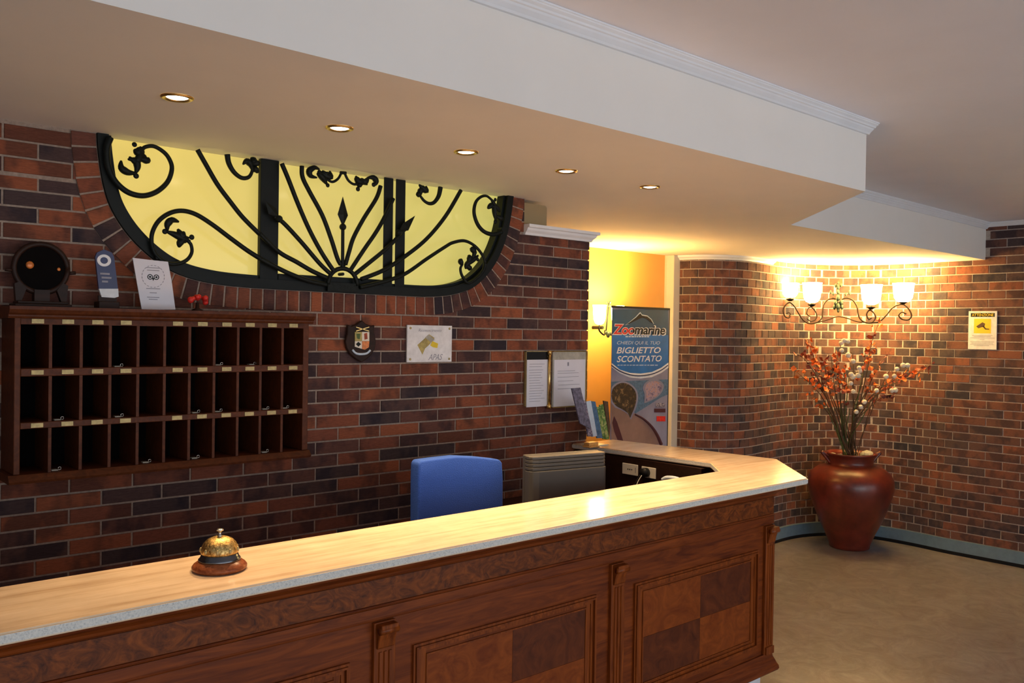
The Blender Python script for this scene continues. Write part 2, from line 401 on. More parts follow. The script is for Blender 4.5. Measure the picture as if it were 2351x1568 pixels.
# back wall with window notch
wl=[(0.817,2.29),(0.821,2.234),(0.837,2.134),(0.863,2.058),(0.914,1.983),(0.985,1.918),(1.062,1.874),(1.161,1.849),(1.30,1.838),(1.6,1.835),(1.9,1.834),(2.105,1.836),(2.234,1.856),(2.335,1.900),(2.43,1.995),(2.495,2.13),(2.526,2.29)]
win=[Vector((a,b,0)) for a,b in wl]; winc=catmull(win,6)
def off2(pts,off):
    out=[]
    for i,p in enumerate(pts):
        d=(pts[min(i+1,len(pts)-1)]-pts[max(i-1,0)]).normalized(); n=Vector((d.y,-d.x,0)); q=p+n*off; out.append(q)
    out[0].y=ZS; out[-1].y=ZS; return out
UC=3.02            # end of the pillar
outline=[(-3.5,ZF),(UC-0.004,ZF),(UC-0.004,2.13),(2.598,2.13),(2.598,ZS)]+[(p.x,p.y) for p in reversed(winc)]+[(-3.5,ZS)]
wall_back=MB().prism(outline, VW+0.0035, VW+0.26,'y').build('wall_back','mortar'); struct(wall_back)
o=MB().box(-3.6,-3.45,-4.2,VW+0.26,ZF,ZC+0.02).build('wall_left','soffit_paint'); struct(o)
# passage wall (ochre plaster), and its left return
o=MB().box(1.5,5.45,VP,VP+0.15,ZF,ZS).build('wall_passage','orange_plaster'); struct(o)
# cream jamb between passage wall and curved wall
ja=onv(1538,700,VP-0.06); jb=curve_pts[0]
o=MB().prism([(5.20,VP-0.02),(5.215,VP-0.075),(jb.x+0.005,jb.y-0.03),(jb.x+0.012,jb.y+0.05),(5.33,VP+0.1),(5.20,VP+0.1)],ZF,ZS,'z').build('trim_1','trim_cream',bevel=0.004); struct(o)

# bricks ------------------------------------------------------------
def unit_brick():
    mb=MB(); c=0.0012
    # length along X (-.5..+.5), face at y=0, depth into wall 0.02, height 1 unit centred
    return mb
def brick_mesh(L,H,D=0.014,c=0.0015):
    x,z=L/2,H/2
    vs=[(-x,c,-z),(x,c,-z),(x,c,z),(-x,c,z),(-x+c,0,-z+c),(x-c,0,-z+c),(x-c,0,z-c),(-x+c,0,z-c),(-x,D,-z),(x,D,-z),(x,D,z),(-x,D,z)]
    fs=[(4,5,6,7),(0,1,5,4),(1,2,6,5),(2,3,7,6),(3,0,4,7),(8,9,1,0),(9,10,2,1),(10,11,3,2),(11,8,0,3)]
    return vs,fs
mesh_cache={}
def get_brick(L,H,mat='brick'):
    k=(round(L,3),round(H,3),mat)
    if k not in mesh_cache:
        vs,fs=brick_mesh(L,H); mb=MB().add(vs,fs); mesh_cache[k]=mb.mesh('brick',mat)
    return mesh_cache[k]
def clip(poly, p, n):
    out=[]
    for i in range(len(poly)):
        a,b=poly[i],poly[(i+1)%len(poly)]; da=(a-p).dot(n); db=(b-p).dot(n)
        if da>=0: out.append(a)
        if (da>=0)!=(db>=0): out.append(a+(b-a)*(da/(da-db)))
    return out
# back wall bricks
CR=0.0475; BL=0.185; G=0.0062; ROW0=1.616   # a bed joint at ROW0
mid=off2(winc,0.036)
def inside_mid(q):   # inside the window's outer contour
    if q.y>=ZS: return False
    c=0
    pts=mid+[Vector((mid[-1].x,3,0)),Vector((mid[0].x,3,0))]
    for i in range(len(pts)):
        a,b=pts[i],pts[(i+1)%len(pts)]
        if (a.y>q.y)!=(b.y>q.y) and q.x < (b.x-a.x)*(q.y-a.y)/(b.y-a.y)+a.x: c^=1
    return bool(c)
def nearest(pts,q):
    best=min(range(len(pts)), key=lambda i:(pts[i]-q).length_squared)
    d=(pts[min(best+1,len(pts)-1)]-pts[max(best-1,0)]).normalized()
    return pts[best], Vector((d.y,-d.x,0))
cand=[]
k0=int((ZF-ROW0)/CR)-1
for k in range(k0,15):
    z0=ROW0+k*CR+G/2; z1=z0+CR-G
    if z1>ZS+0.02 or z0<ZF-0.02: continue
    z1=min(z1,ZS-0.001); z0=max(z0,ZF+0.001)
    if z1-z0<0.008: continue
    zc=(z0+z1)/2; umax = UC if z0<2.125 else 2.60
    if zc<2.13 and z1>2.13: z1=2.129
    x=(1.676 if k%2 else 1.5835)-BL*27
    while x<umax:
        a=max(x+G/2,-3.2); b=x+BL-G/2
        if b>umax-0.003: b=umax
        if b>UC-0.12 and zc<2.13 and b<umax: pass
        if umax-b<0.03: b=umax
        x+=BL
        if b-a<0.012: continue
        if a>umax-0.02: continue
        full = abs((b-a)-(BL-G))<1e-4 and abs((z1-z0)-(CR-G))<1e-4
        poly=[Vector((a,z0,0)),Vector((b,z0,0)),Vector((b,z1,0)),Vector((a,z1,0))]
        tests=poly+[Vector(((a+b)/2,zc,0))]
        ins=[inside_mid(t) for t in tests]
        if all(ins): continue
        if any(ins):
            inner=[t for t,i in zip(tests,ins) if i]; q=sum(inner,Vector((0,0,0)))/len(inner)
            p,n=nearest(mid,q); poly=clip(poly,p,n)
            if len(poly)<3: continue
            full=False
            ar=abs(sum(poly[i].x*poly[(i+1)%len(poly)].y-poly[(i+1)%len(poly)].x*poly[i].y for i in range(len(poly))))/2
            if ar<0.0003: continue
        cx=sum(p.x for p in poly)/len(poly); cz=sum(p.y for p in poly)/len(poly)
        px,py,dd=proj((cx,VW,cz))
        vis = -40<px<1400 and py>240 and py < 1349-0.1617*px+10 and not (px<700 and 735<py<1110-0.095*px)
        cand.append((0 if vis else 1, dd, poly, full, cx, cz))
cand.sort(key=lambda t:(t[0],t[1]))
far=MB(); nb=0
for vis,dd,poly,full,cx,cz in cand:
    dv=random.uniform(-0.0012,0.0012)
    if nb<238 and not vis:
        nb+=1
        if full: o=link(get_brick(BL-G,CR-G),'brick',wall_back); o.location=(cx,VW+dv,cz)
        else:
            q=[(p.x-cx,p.y-cz) for p in poly]; o=MB().prism(q,0,0.014,'y').build('brick','brick',wall_back); o.location=(cx,VW+dv,cz)
    else:
        if full:
            vs,fs=brick_mesh(BL-G,CR-G); far.add([(v[0]+cx,v[1]+VW+dv,v[2]+cz) for v in vs],fs)
        else: far.prism([(p.x,p.y) for p in poly],VW+dv,VW+0.014,'y')
o=far.build('brick_field','brick_far',wall_back); o['kind']='stuff'
# soldier course of upright bricks around the window, on its own mortar bed
inner=off2(winc,0.002); outer=off2(winc,0.072); ILn=arclen(inner); 
ring=MB(); n=len(inner)
io=[(p.x,p.y) for p in off2(winc,0.0)]; oo=[(p.x,p.y) for p in outer]
o=MB().prism(oo+io[::-1],VW-0.0015,VW+0.01,'y').build('mortar_bed','mortar',wall_back)
def samp(pts,L,s):
    for i in range(len(L)-1):
        if s<=L[i+1] or i==len(L)-2:
            t=(s-L[i])/(L[i+1]-L[i]); return pts[i]+(pts[i+1]-pts[i])*t
midc=off2(winc,0.036); ML=arclen(midc); tot=ML[-1]; nbk=int(tot/0.0455); st=tot/nbk
for i in range(nbk):
    s0=i*st+0.003; s1=(i+1)*st-0.003
    def ends(s):
        m_=samp(midc,ML,s); a=samp(inner,ML,s*1.0) if False else None
        # same parameter on inner / outer contour
        for j in range(len(ML)-1):
            if s<=ML[j+1] or j==len(ML)-2:
                t=(s-ML[j])/(ML[j+1]-ML[j]); return inner[j].lerp(inner[j+1],t), outer[j].lerp(outer[j+1],t)
    a0,b0_=ends(s0); a1,b1_=ends(s1)
    q=[a0,a1,b1_,b0_]; c=sum(q,Vector())/4
    o=MB().prism([(p.x-c.x,p.y-c.y) for p in q],0,0.014,'y').build('brick','brick',wall_back,bevel=0.0015,seg=1)
    o.location=(c.x,VW-0.005+random.uniform(-0.001,0.001),c.y)
# right wall bricks
CR2=0.0635; G2=0.007
cand=[]
Lflat=[CL[i] for i,p in enumerate(curve_pts) if abs(p.y-2.75)<1e-3 and abs(p.x-UR)<1e-3][0]
rows=int((ZC-ZF-0.115)/CR2)+1
for k in range(rows):
    z0=ZF+0.118+k*CR2; z1=z0+CR2-G2
    if z0>ZC-0.05: continue
    # curved part, half bricks
    hb=0.118; e_=Lflat-(hb/2 if k%2 else 0); s=e_-hb*int(e_/hb+1)
    while s<e_-0.01:
        a=max(s+G2/2,0.001); b=s+hb-G2/2
        s+=hb
        if b-a<0.02 or z0>ZS-0.01: continue
        cand.append((a,b,z0,min(z1,ZS-0.0005),'h'))
    fb=0.238; s=Lflat
    if k%2 and z0<ZS: cand.append((Lflat-hb/2+G2/2,Lflat+fb/2-G2/2,z0,min(z1,ZS-0.0005),'f')); s=Lflat+fb/2
    elif k%2: s=Lflat-fb/2
    while s<CL[-1]-0.1:
        a=max(s+G2/2,Lflat+G2*0.5); b=s+fb-G2/2; s+=fb
        p,_,_=at_len((a+b)/2)
        zt = z1 if p.y<2.54 else min(z1,ZS-0.0005)
        if zt-z0<0.01: continue
        cand.append((a,b,z0,min(zt,ZC-0.03),'f'))
lst=[]
for a,b,z0,z1,t in cand:
    p,d,n=at_len((a+b)/2); px,py,dd=proj((p.x,p.y,(z0+z1)/2))
    pa=at_len(a)[0]; pb=at_len(b)[0]; w_=abs(proj((pa.x,pa.y,z0))[0]-proj((pb.x,pb.y,z0))[0])
    vis=1555<px<2360 and not (px<1790 and py>1040) and not(px>1780 and 1060<py<1250 and 1880<px<2050)
    lst.append((0 if vis else 1,-w_,a,b,z0,z1,p,d))
lst.sort(key=lambda t:(t[0],t[1]))
far=MB(); nb=0
for vis,w_,a,b,z0,z1,p,d in lst:
    dv=random.uniform(-0.0015,0.0015); ang=math.atan2(d.y,d.x); ln=(at_len(b)[0]-at_len(a)[0]).length
    n=Vector((d.y,-d.x,0)); pos=p+n*(0.0+dv)
    if nb<300 and not vis:
        nb+=1; o=link(get_brick(ln,z1-z0,'brown_brick'),'brick',wall_right); o.location=(pos.x,pos.y,(z0+z1)/2); o.rotation_euler=(0,0,ang)
    else:
        vs,fs=brick_mesh(ln,z1-z0); ca,sa=math.cos(ang),math.sin(ang)
        far.add([(v[0]*ca-v[1]*sa+pos.x, v[0]*sa+v[1]*ca+pos.y, v[2]+(z0+z1)/2) for v in vs],fs)
o=far.build('brick_field','brown_brick_far',wall_right); o['kind']='stuff'

# ------------------------------------------------------------------ mouldings
def moulding(pts, prof, name, mat, closed=False):
    """profile (out, z) swept along plan points; out is to the right of travel"""
    pts=[Vector((p[0],p[1],0)) for p in pts]; n=len(pts); k=len(prof); mb=MB(); vs=[]
    for i,p in enumerate(pts):
        if i==0: d=(pts[1]-pts[0]).normalized(); m_=Vector((d.y,-d.x,0))
        elif i==n-1: d=(pts[-1]-pts[-2]).normalized(); m_=Vector((d.y,-d.x,0))
        else:
            da=(pts[i]-pts[i-1]).normalized(); db=(pts[i+1]-pts[i]).normalized()
            na=Vector((da.y,-da.x,0)); nb_=Vector((db.y,-db.x,0)); m_=(na+nb_).normalized(); m_=m_/max(0.3,m_.dot(na))
        for o_,z in prof: q=p+m_*o_; vs.append((q.x,q.y,z))
    fs=[]
    for i in range(n-1):
        for j in range(k):
            j2=(j+1)%k; fs.append((i*k+j,(i+1)*k+j,(i+1)*k+j2,i*k+j2))
    fs += [tuple(range(k-1,-1,-1)), tuple(range((n-1)*k,n*k))]
    o=mb.add(vs,fs).build(name,mat); struct(o); return o
crown=lambda zt,h,d: [(0,zt-h),(d*0.22,zt-h),(d*0.30,zt-h*0.86),(d*0.52,zt-h*0.62),(d*0.58,zt-h*0.50),(d*0.70,zt-h*0.46),(d*0.74,zt-h*0.34),(d*0.90,zt-h*0.22),(d*0.93,zt-h*0.14),(d,zt-h*0.12),(d,zt),(0,zt)]
moulding([(-3.5,1.70),(3.418,1.705),(4.186,2.495),(UR,2.54)], crown(ZC-0.0005,0.045,0.045),'trim_2','trim_white')
moulding([(UR,2.54),(UR,-4.2)], crown(ZC-0.0005,0.032,0.035),'trim_3','trim_white')
# crown on top of the brick pillar, and the plastered block above it
moulding([(2.598,VW),(UC+0.0,VW),(UC+0.0,VW+0.26)], [(0,2.13),(0.008,2.13),(0.012,2.140),(0.022,2.150),(0.026,2.160),(0.036,2.163),(0.036,2.176),(0,2.176)],'trim_4','trim_white')
o=MB().box(2.598,UC,VW+0.0,VW+0.26,2.1305,2.1755).build('pillar_cap','trim_white'); struct(o)
o=MB().prism([(2.600,2.1765),(2.748,2.1765),(2.748,2.262),(2.744,2.270),(2.736,2.274),(2.600,2.274)],VW+0.012,VW+0.22,'y').build('plaster_block','plaster_beige'); struct(o)
# slim cornice on the left part of the curved wall
seg=[p for p,l in zip(curve_pts,CL) if l<1.02]
moulding([(p.x,p.y) for p in seg], [(0,ZS-0.034),(0.008,ZS-0.034),(0.016,ZS-0.022),(0.030,ZS-0.014),(0.034,ZS-0.0005),(0,ZS-0.0005)],'trim_5','trim_white')

# ------------------------------------------------------------------ window
frame_v0=VW-0.012
winf=off2(winc,-0.001); wini=off2(winc,-0.034)
window=MB().prism([(p.x,p.y) for p in winf]+[(p.x,p.y) for p in reversed(wini)],frame_v0,VW+0.08,'y').build('window_1','frame_black'); struct(window)
wini2=off2(winc,-0.046)
MB().prism([(p.x,p.y) for p in off2(winc,-0.0335)]+[(p.x,p.y) for p in reversed(wini2)],VW+0.004,VW+0.075,'y').build('inner_frame','frame_black',window)
# three panes
pin=off2(winc,-0.03)
def pane(u0,u1):
    q=[p for p in pin if u0<p.x<u1]
    def zat(u):
        for a,b in zip(pin,pin[1:]):
            if (a.x-u)*(b.x-u)<=0 and abs(b.x-a.x)>1e-6: return a.y+(b.y-a.y)*(u-a.x)/(b.x-a.x)
        return ZS
    pl=[(u0,ZS)] if u0>0.9 else []
    if u0>0.9: pl.append((u0,zat(u0)))
    pl += [(p.x,p.y) for p in q]
    if u1<2.4: pl.append((u1,zat(u1))); pl.append((u1,ZS))
    return MB().prism(pl,VW+0.045,VW+0.055,'y').build('pane','lit_pane',window)
pane(0.80,1.39); pane(1.39,1.945); pane(1.945,2.6)
def postpx(x0,x1,name='mullion'):
    a=onv(x0,520,VW-0.004).x; b=onv(x1,520,VW-0.004).x
    return MB().box(a,b,VW-0.004,VW+(0.018 if x0<700 else 0.001),1.85,ZS-0.0005).build(name,'frame_black',window,bevel=0.003)
m1=postpx(597.5,640); m2=postpx(881,902.5); m3=postpx(908.5,930.5)
# casement bottom rail and the seat of the fan
a=onv(639,600,VW).x; b=onv(882,600,VW).x
MB().box(a,b,VW-0.002,VW+0.05,1.862,1.893).build('bottom_rail','frame_black',window,bevel=0.002)
MB().box(b-0.002,1.99,VW+0.0,VW+0.05,1.855,1.872).build('bottom_rail','frame_black',window,bevel=0.002)

# wrought iron grille ------------------------------------------------
VG=VW-0.026
g1=lambda x,y:(x/3.408,260+y/3.408)
g2=lambda x,y:(560+x/3.457,340+y/3.457)
grille=thing('window_grille',(1.68,VG,1.86),'black wrought iron fan grille with scrolls in front of the yellow window','grille')
def gp(pts,fn): return [onv(*fn(x,y),VG) for x,y in pts]
def topclip(pts):
    for p in pts: p.z=min(p.z,ZS-0.004)
    return pts
def gbar(pts,fn,name='scroll_bar',r=0.0084,n=6,taper=None):
    c=topclip(catmull(gp(pts,fn),n))
    rad=r if taper is None else [r*(taper[0]+(taper[1]-taper[0])*i/(len(c)-1)) for i in range(len(c))]
    return MB().tube(c,rad,8).build(name,'iron',grille,smooth=True)
def gleaf(blobs, stems, fn, sc_=1.0):
    mb=MB()
    for x,y,r in blobs:
        p=onv(*fn(x,y),VG); 
        if p.z+r>ZS-0.003: p.z=ZS-0.003-r
        mb.ball((p.x,p.y,p.z),r,10,7,0,(1,0.55,1))
    for st in stems:
        c=topclip(catmull(gp(st,fn),4)); m_=len(c)
        rad=[0.0025+0.0095*math.sin(math.pi*min(1,(i+0.6)/m_))**1.3 for i in range(m_)]
        mb.tube(c,rad,7)
    return mb.build('leaf_ornament','iron',grille,smooth=True)
# left pane
gbar([(862,190),(838,260),(835,340),(850,430),(900,530),(980,605),(1065,640),(1150,642),(1240,605),(1315,530),(1345,430),(1320,350),(1270,295),(1200,258),(1135,265),(1105,295)],g1,taper=(1.3,0.7))
gleaf([(1052,245,0.008),(1065,490,0.009),(1095,300,0.015),(1120,345,0.012)],[[(1100,260),(1095,330),(1060,380),(1010,340)],[(1060,470),(1075,420),(1060,370),(1000,360)],[(1065,470),(1000,462),(950,425),(948,370)],[(1060,350),(1120,360),(1155,370),(1160,345)],[(1050,280),(1080,310),(1120,300)]],g1)
gbar([(2040,1140),(1930,1070),(1800,975),(1660,870),(1530,790),(1420,763),(1320,785),(1235,850),(1188,950),(1195,1060),(1245,1135),(1320,1175),(1400,1175),(1465,1145),(1500,1090),(1495,1030),(1470,1000)],g1,r=0.0095,taper=(0.9,0.6))
gleaf([(1290,925,0.009),(1500,970,0.009),(1440,985,0.014),(1400,945,0.010)],[[(1300,925),(1370,950),(1440,985),(1490,1000)],[(1310,920),(1310,870),(1345,835),(1400,850)],[(1390,905),(1410,940),(1430,970),(1480,975)],[(1450,980),(1410,1010),(1400,1050)],[(1440,925),(1430,960),(1450,990)]],g1)
gbar([(1545,285),(1610,400),(1700,555),(1800,690),(1900,815),(2030,945)],g1,'spoke')
gbar([(1778,322),(1790,390),(1830,460),(1890,505),(1945,500),(1972,455),(1970,410)],g1,taper=(1.2,0.6))
gleaf([(2010,450,0.009),(1965,395,0.013)],[[(1970,440),(1960,400),(1930,375),(1900,400)],[(1970,400),(1985,370),(1960,350)],[(1970,400),(2010,390),(2010,370)],[(1980,420),(2000,440),(2015,455)]],g1)
# spokes of the fan
gbar([(123,677),(275,822),(420,905),(540,975),(660,1030)],g2,'spoke')
gbar([(123,875),(275,955),(390,1008),(520,1055),(660,1085)],g2,'spoke')
gbar([(240,545),(310,590),(450,740),(600,915),(690,1000)],g2,'spoke')
gbar([(300,122),(350,240),(430,445),(520,650),(620,835),(720,985)],g2,'spoke')
gbar([(460,142),(465,230),(520,345),(620,530),(690,715),(740,870),(768,925)],g2,'spoke')
gbar([(1085,300),(1050,400),(950,560),(870,710),(835,820),(805,925)],g2,'spoke')
gbar([(1185,400),(1110,560),(1040,680),(950,810),(835,985)],g2,'spoke')
gbar([(1280,640),(1200,730),(1110,815),(1000,905),(875,1005)],g2,'spoke')
gbar([(1722,335),(1600,540),(1450,720),(1280,858),(1110,968),(930,1040)],g2,'spoke')
gbar([(1915,915),(1890,845),(1830,775),(1750,736),(1660,750),(1600,782),(1450,880),(1275,1000),(1100,1062),(920,1105)],g2,'spoke',taper=(0.7,1))
gbar([(1915,915),(1900,970),(1850,1030),(1780,1070),(1735,1020),(1718,960),(1735,920)],g2,taper=(1,0.6))
gleaf([(1830,800,0.010),(1855,885,0.008),(1775,925,0.013)],[[(1735,930),(1720,900),(1730,880)],[(1760,960),(1770,920),(1830,880),(1860,850)],[(1780,920),(1790,870),(1780,850)],[(1810,880),(1830,830),(1810,800),(1840,790)],[(1760,930),(1790,950),(1785,970)]],g2)
# circle on the right
gbar([(2045,665),(1975,684),(1905,662),(1852,600),(1826,510),(1840,430),(1880,388),(1925,380),(1965,410)],g2,taper=(1.2,0.6))
gleaf([(1995,585,0.009),(1995,410,0.008),(1985,465,0.014)],[[(1960,400),(1985,450),(1990,520),(2000,580)],[(1940,480),(1980,460),(2020,490),(2030,510)],[(1935,480),(1960,455),(1985,460)],[(2000,540),(2040,560),(2045,580)]],g2)
gbar([(1560,310),(1545,380),(1510,430),(1470,440),(1430,418),(1400,380)],g2,taper=(1.2,0.6))
gleaf([(1420,325,0.015),(1385,375,0.008)],[[(1390,290),(1420,320),(1450,340),(1445,300)],[(1400,380),(1400,340),(1430,320)],[(1375,380),(1400,350)]],g2)
# scroll pair at the top of the middle pane
gbar([(600,200),(650,240),(700,268),(745,245),(772,200)],g2,r=0.005)
gbar([(800,200),(830,258),(880,288),(930,262)],g2,r=0.005)
gbar([(765,195),(810,198)],g2,r=0.006)
gleaf([(665,295,0.008),(650,215,0.014),(600,195,0.010)],[[(580,235),(530,220),(520,180),(560,155),(600,170)],[(600,190),(640,215),(690,230),(680,180)],[(580,200),(620,230),(660,290)],[(620,180),(650,210),(670,190)]],g2)
gleaf([(905,325,0.009),(925,270,0.015),(1030,290,0.009)],[[(890,220),(900,260),(940,270),(980,290)],[(930,240),(960,270),(990,230)],[(980,235),(1030,235),(1050,270),(1030,300)],[(920,280),(910,310)],[(880,240),(920,260)]],g2)
# spears
def spear(tip, wide, neck, base, fn, w=0.022, name='spear'):
    T=onv(*fn(*tip),VG-0.006); Wd=onv(*fn(*wide),VG-0.006); N=onv(*fn(*neck),VG-0.006); B=onv(*fn(*base),VG)
    ax=(T-N).normalized(); sd=Vector((ax.z,0,-ax.x)); fr=Vector((0,1,0)); mb=MB()
    vs=[T]+[Wd+sd*w,Wd+fr*0.007,Wd-sd*w,Wd-fr*0.007]+[N+sd*0.006,N+fr*0.004,N-sd*0.006,N-fr*0.004]
    mid_=T.lerp(Wd,0.55); 
    fs=[(0,1,2),(0,2,3),(0,3,4),(0,4,1)]+[(1+i,5+i,5+(i+1)%4,1+(i+1)%4) for i in range(4)]+[(8,7,6,5)]
    mb.add(vs,fs); mb.ball(N-ax*0.012,0.013,10,7); mb.tube([N,B],0.0065,8)
    return mb.build(name,'iron',grille)
spear((785,382),(785,530),(785,600),(783,945),g2)
spear((1360,535),(1285,625),(1245,655),(1225,680),g2,w=0.018)
spear((170,420),(225,500),(262,540),(310,590),g2,w=0.018)
# hub
H0=onv(*g2(785,1075),VG)
hub=[(H0.x+0.062*math.cos(math.pi*i/16),VG,H0.z-0.006+0.062*math.sin(math.pi*i/16)) for i in range(17)]
MB().tube(hub,0.0085,8).build('hub_arch','iron',grille,smooth=True)
MB().prism([(H0.x-0.064,H0.z-0.03),(H0.x+0.064,H0.z-0.03),(H0.x+0.064,H0.z+0.002),(H0.x-0.064,H0.z+0.002)],VG-0.003,VG+0.009,'y').build('hub_plate','iron',grille)
MB().tube([onv(*g2(740,880),VG),onv(*g2(785,960),VG),onv(*g2(830,880),VG)],0.004,6).build('hub_brace','iron',grille)
# mounting bolts tie the grille to the frame
for x,y in ((860,450),):
    pass
for (a,b) in ((onv(*g1(1230,1130),VG),0),(onv(*g2(2045,640),VG),0),(onv(*g2(783,1000),VG),0)):
    MB().tube([(a.x,VG-0.004,a.z),(a.x,VW-0.001,a.z)],0.006,8).build('mounting_bolt','iron',grille)

# ------------------------------------------------------------------ recessed ceiling lights
names=['leftmost, largest recessed brass downlight over the desk, above the window scrolls','second recessed downlight from the left, above the middle window pane','middle recessed downlight of the row of five','fourth recessed downlight from the left, over the papered pillar','rightmost, smallest recessed downlight of the row, nearest the alcove']
for i,u in enumerate((0.84,1.315,1.789,2.256,2.731)):
    v=2.258
    t=thing('downlight',(u,v,ZS),names[i],'ceiling light','row of recessed downlights in the lowered ceiling')
    MB().lathe([(0.027,-0.0005),(0.029,-0.004),(0.035,-0.006),(0.040,-0.004),(0.041,-0.0005)],(u,v,ZS),32,closed_ends=False).build('ring','brass',t,smooth=True)
    MB().lathe([(0.0005,-0.0035),(0.012,-0.005),(0.022,-0.003),(0.0275,-0.0008)],(u,v,ZS),24,closed_ends=False).build('bulb','spot_glow',t,smooth=True)
    l=bpy.data.lights.new('downlight_lamp','SPOT'); l.energy=(26,46,53,50,44)[i]; l.color=(1.0,0.64,0.33); l.spot_size=math.radians(96); l.spot_blend=0.9; l.shadow_soft_size=0.03
    lo=bpy.data.objects.new('downlight_lamp',l); C.objects.link(lo); lo.location=(u,v,ZS-0.02); lo.rotation_euler=(math.radians(-24),0,0)
    lo.parent=t; lo.matrix_parent_inverse=Matrix.Translation(-t.location)

# ------------------------------------------------------------------ counter
ZT=1.18; TH=0.022
ctop=[(-1.6,1.655),(2.925,1.655),(3.272,1.995),(3.20,2.852),(2.915,2.852),(2.955,2.105),(2.80,1.952),(-1.6,1.952)]
mb=MB().prism(ctop,ZT-TH,ZT,'z',0,1)
me=mb.mesh('countertop',['travertine','travertine_edge']); bm=bmesh.new(); bm.from_mesh(me)
bmesh.ops.bevel(bm,geom=[e for e in bm.edges if all(abs(v.co.z-ZT)<1e-5 for v in e.verts) or all(abs(v.co.z-ZT+TH)<1e-5 for v in e.verts)],offset=0.0035,segments=2,affect='EDGES'); bm.to_mesh(me); bm.free()
top=link(me,'countertop'); tag(top,'long cream stone worktop with rough pale edge on the reception desk','countertop')
desk=thing('reception_desk',(1.2,1.8,ZF),'dark panelled wooden reception desk with fluted pilasters below the stone worktop','desk')
ZB=ZT-TH-0.001
EU=2.775
# carcass
body=[(-1.6,1.705),(EU-0.004,1.705),(EU+0.235,1.94),(3.13,2.06),(3.11,2.84),(2.985,2.84),(3.0,2.12),(2.83,1.935),(-1.6,1.935)]
MB().prism(body,0.53,ZB,'z').build('carcass','wood_long',desk)
MB().prism([(-1.6,1.725),(EU-0.03,1.725),(EU+0.2,1.96),(3.10,2.07),(3.09,2.83),(2.995,2.83),(3.01,2.13),(2.84,1.93),(-1.6,1.93)],ZF,0.53,'z').build('plinth','plinth_white',desk)
def dmould(prof,name,mat='wood_long',u1=EU):
    pts=[(-1.6,1.705),(u1,1.705),(u1+0.235,1.94)]
    pts=[Vector((p[0],p[1],0)) for p in pts]; k=len(prof); vs=[]
    for i,p in enumerate(pts):
        if i==0: m_=Vector((0,-1,0))
        elif i==2: m_=Vector((0.7071,-0.7071,0))
        else: m_=Vector((0,-1,0))+Vector((0.7071,-0.7071,0)); m_.normalize(); m_/=m_.dot(Vector((0,-1,0)))
        for o_,z in prof: q=p+m_*o_; vs.append((q.x,q.y,z))
    fs=[(i*k+j,(i+1)*k+j,(i+1)*k+(j+1)%k,i*k+(j+1)%k) for i in range(2) for j in range(k)]+[tuple(range(k-1,-1,-1)),tuple(range(2*k,3*k))]
    return MB().add(vs,fs).build(name,mat,desk)
dmould([(0,1.124),(0.004,1.124),(0.008,1.128),(0.010,1.134),(0.018,1.141),(0.026,1.146),(0.028,1.149),(0.034,1.150),(0.036,ZB),(0,ZB)],'cornice')
dmould([(0,1.064),(0.003,1.064),(0.003,1.122),(0,1.122)],'frieze','wood_burl')
dmould([(0,1.056),(0.006,1.057),(0.008,1.060),(0.006,1.063),(0,1.064)],'bead')
dmould([(0,1.033),(0.0045,1.033),(0.0045,1.0555),(0,1.0555)],'lower_frieze')
dmould([(0,1.026),(0.005,1.027),(0.007,1.030),(0.005,1.033),(0,1.033)],'bead')
dmould([(0,0.505),(0.026,0.505),(0.030,0.512),(0.028,0.522),(0.020,0.530),(0.016,0.540),(0.008,0.552),(0.006,0.566),(0,0.566)],'base_moulding')
def pilaster(u0,u1):
    p=MB().box(u0-0.006,u1+0.006,1.694,1.706,0.567,1.024).build('pilaster','wood_vert',desk,bevel=0.002)
    uc=(u0+u1)/2
    for k in (-1,0,1):
        x=uc+k*0.0135; 
        MB().prism([(x-0.0045,1.694),(x-0.003,1.6905),(x+0.003,1.6905),(x+0.0045,1.694)],0.60,0.955,'z').build('flute','wood_vert',p)
    MB().prism([(1.694,0.962),(1.688,0.966),(1.684,0.985),(1.677,1.006),(1.672,1.012),(1.672,1.022),(1.694,1.022)],u0,u1,'x').build('capital','wood_vert',p,bevel=0.0015,seg=1)
    MB().tube([(u0-0.002,1.679,1.008),(u1+0.002,1.679,1.008)],0.0085,12).build('scroll','wood_vert',p,smooth=True)
    MB().box(u0-0.002,u1+0.002,1.686,1.696,0.567,0.594).build('foot','wood_vert',p,bevel=0.002)
for u0 in (0.290,1.10,1.912): pilaster(u0,u0+0.047)
pilaster(2.724,2.769)
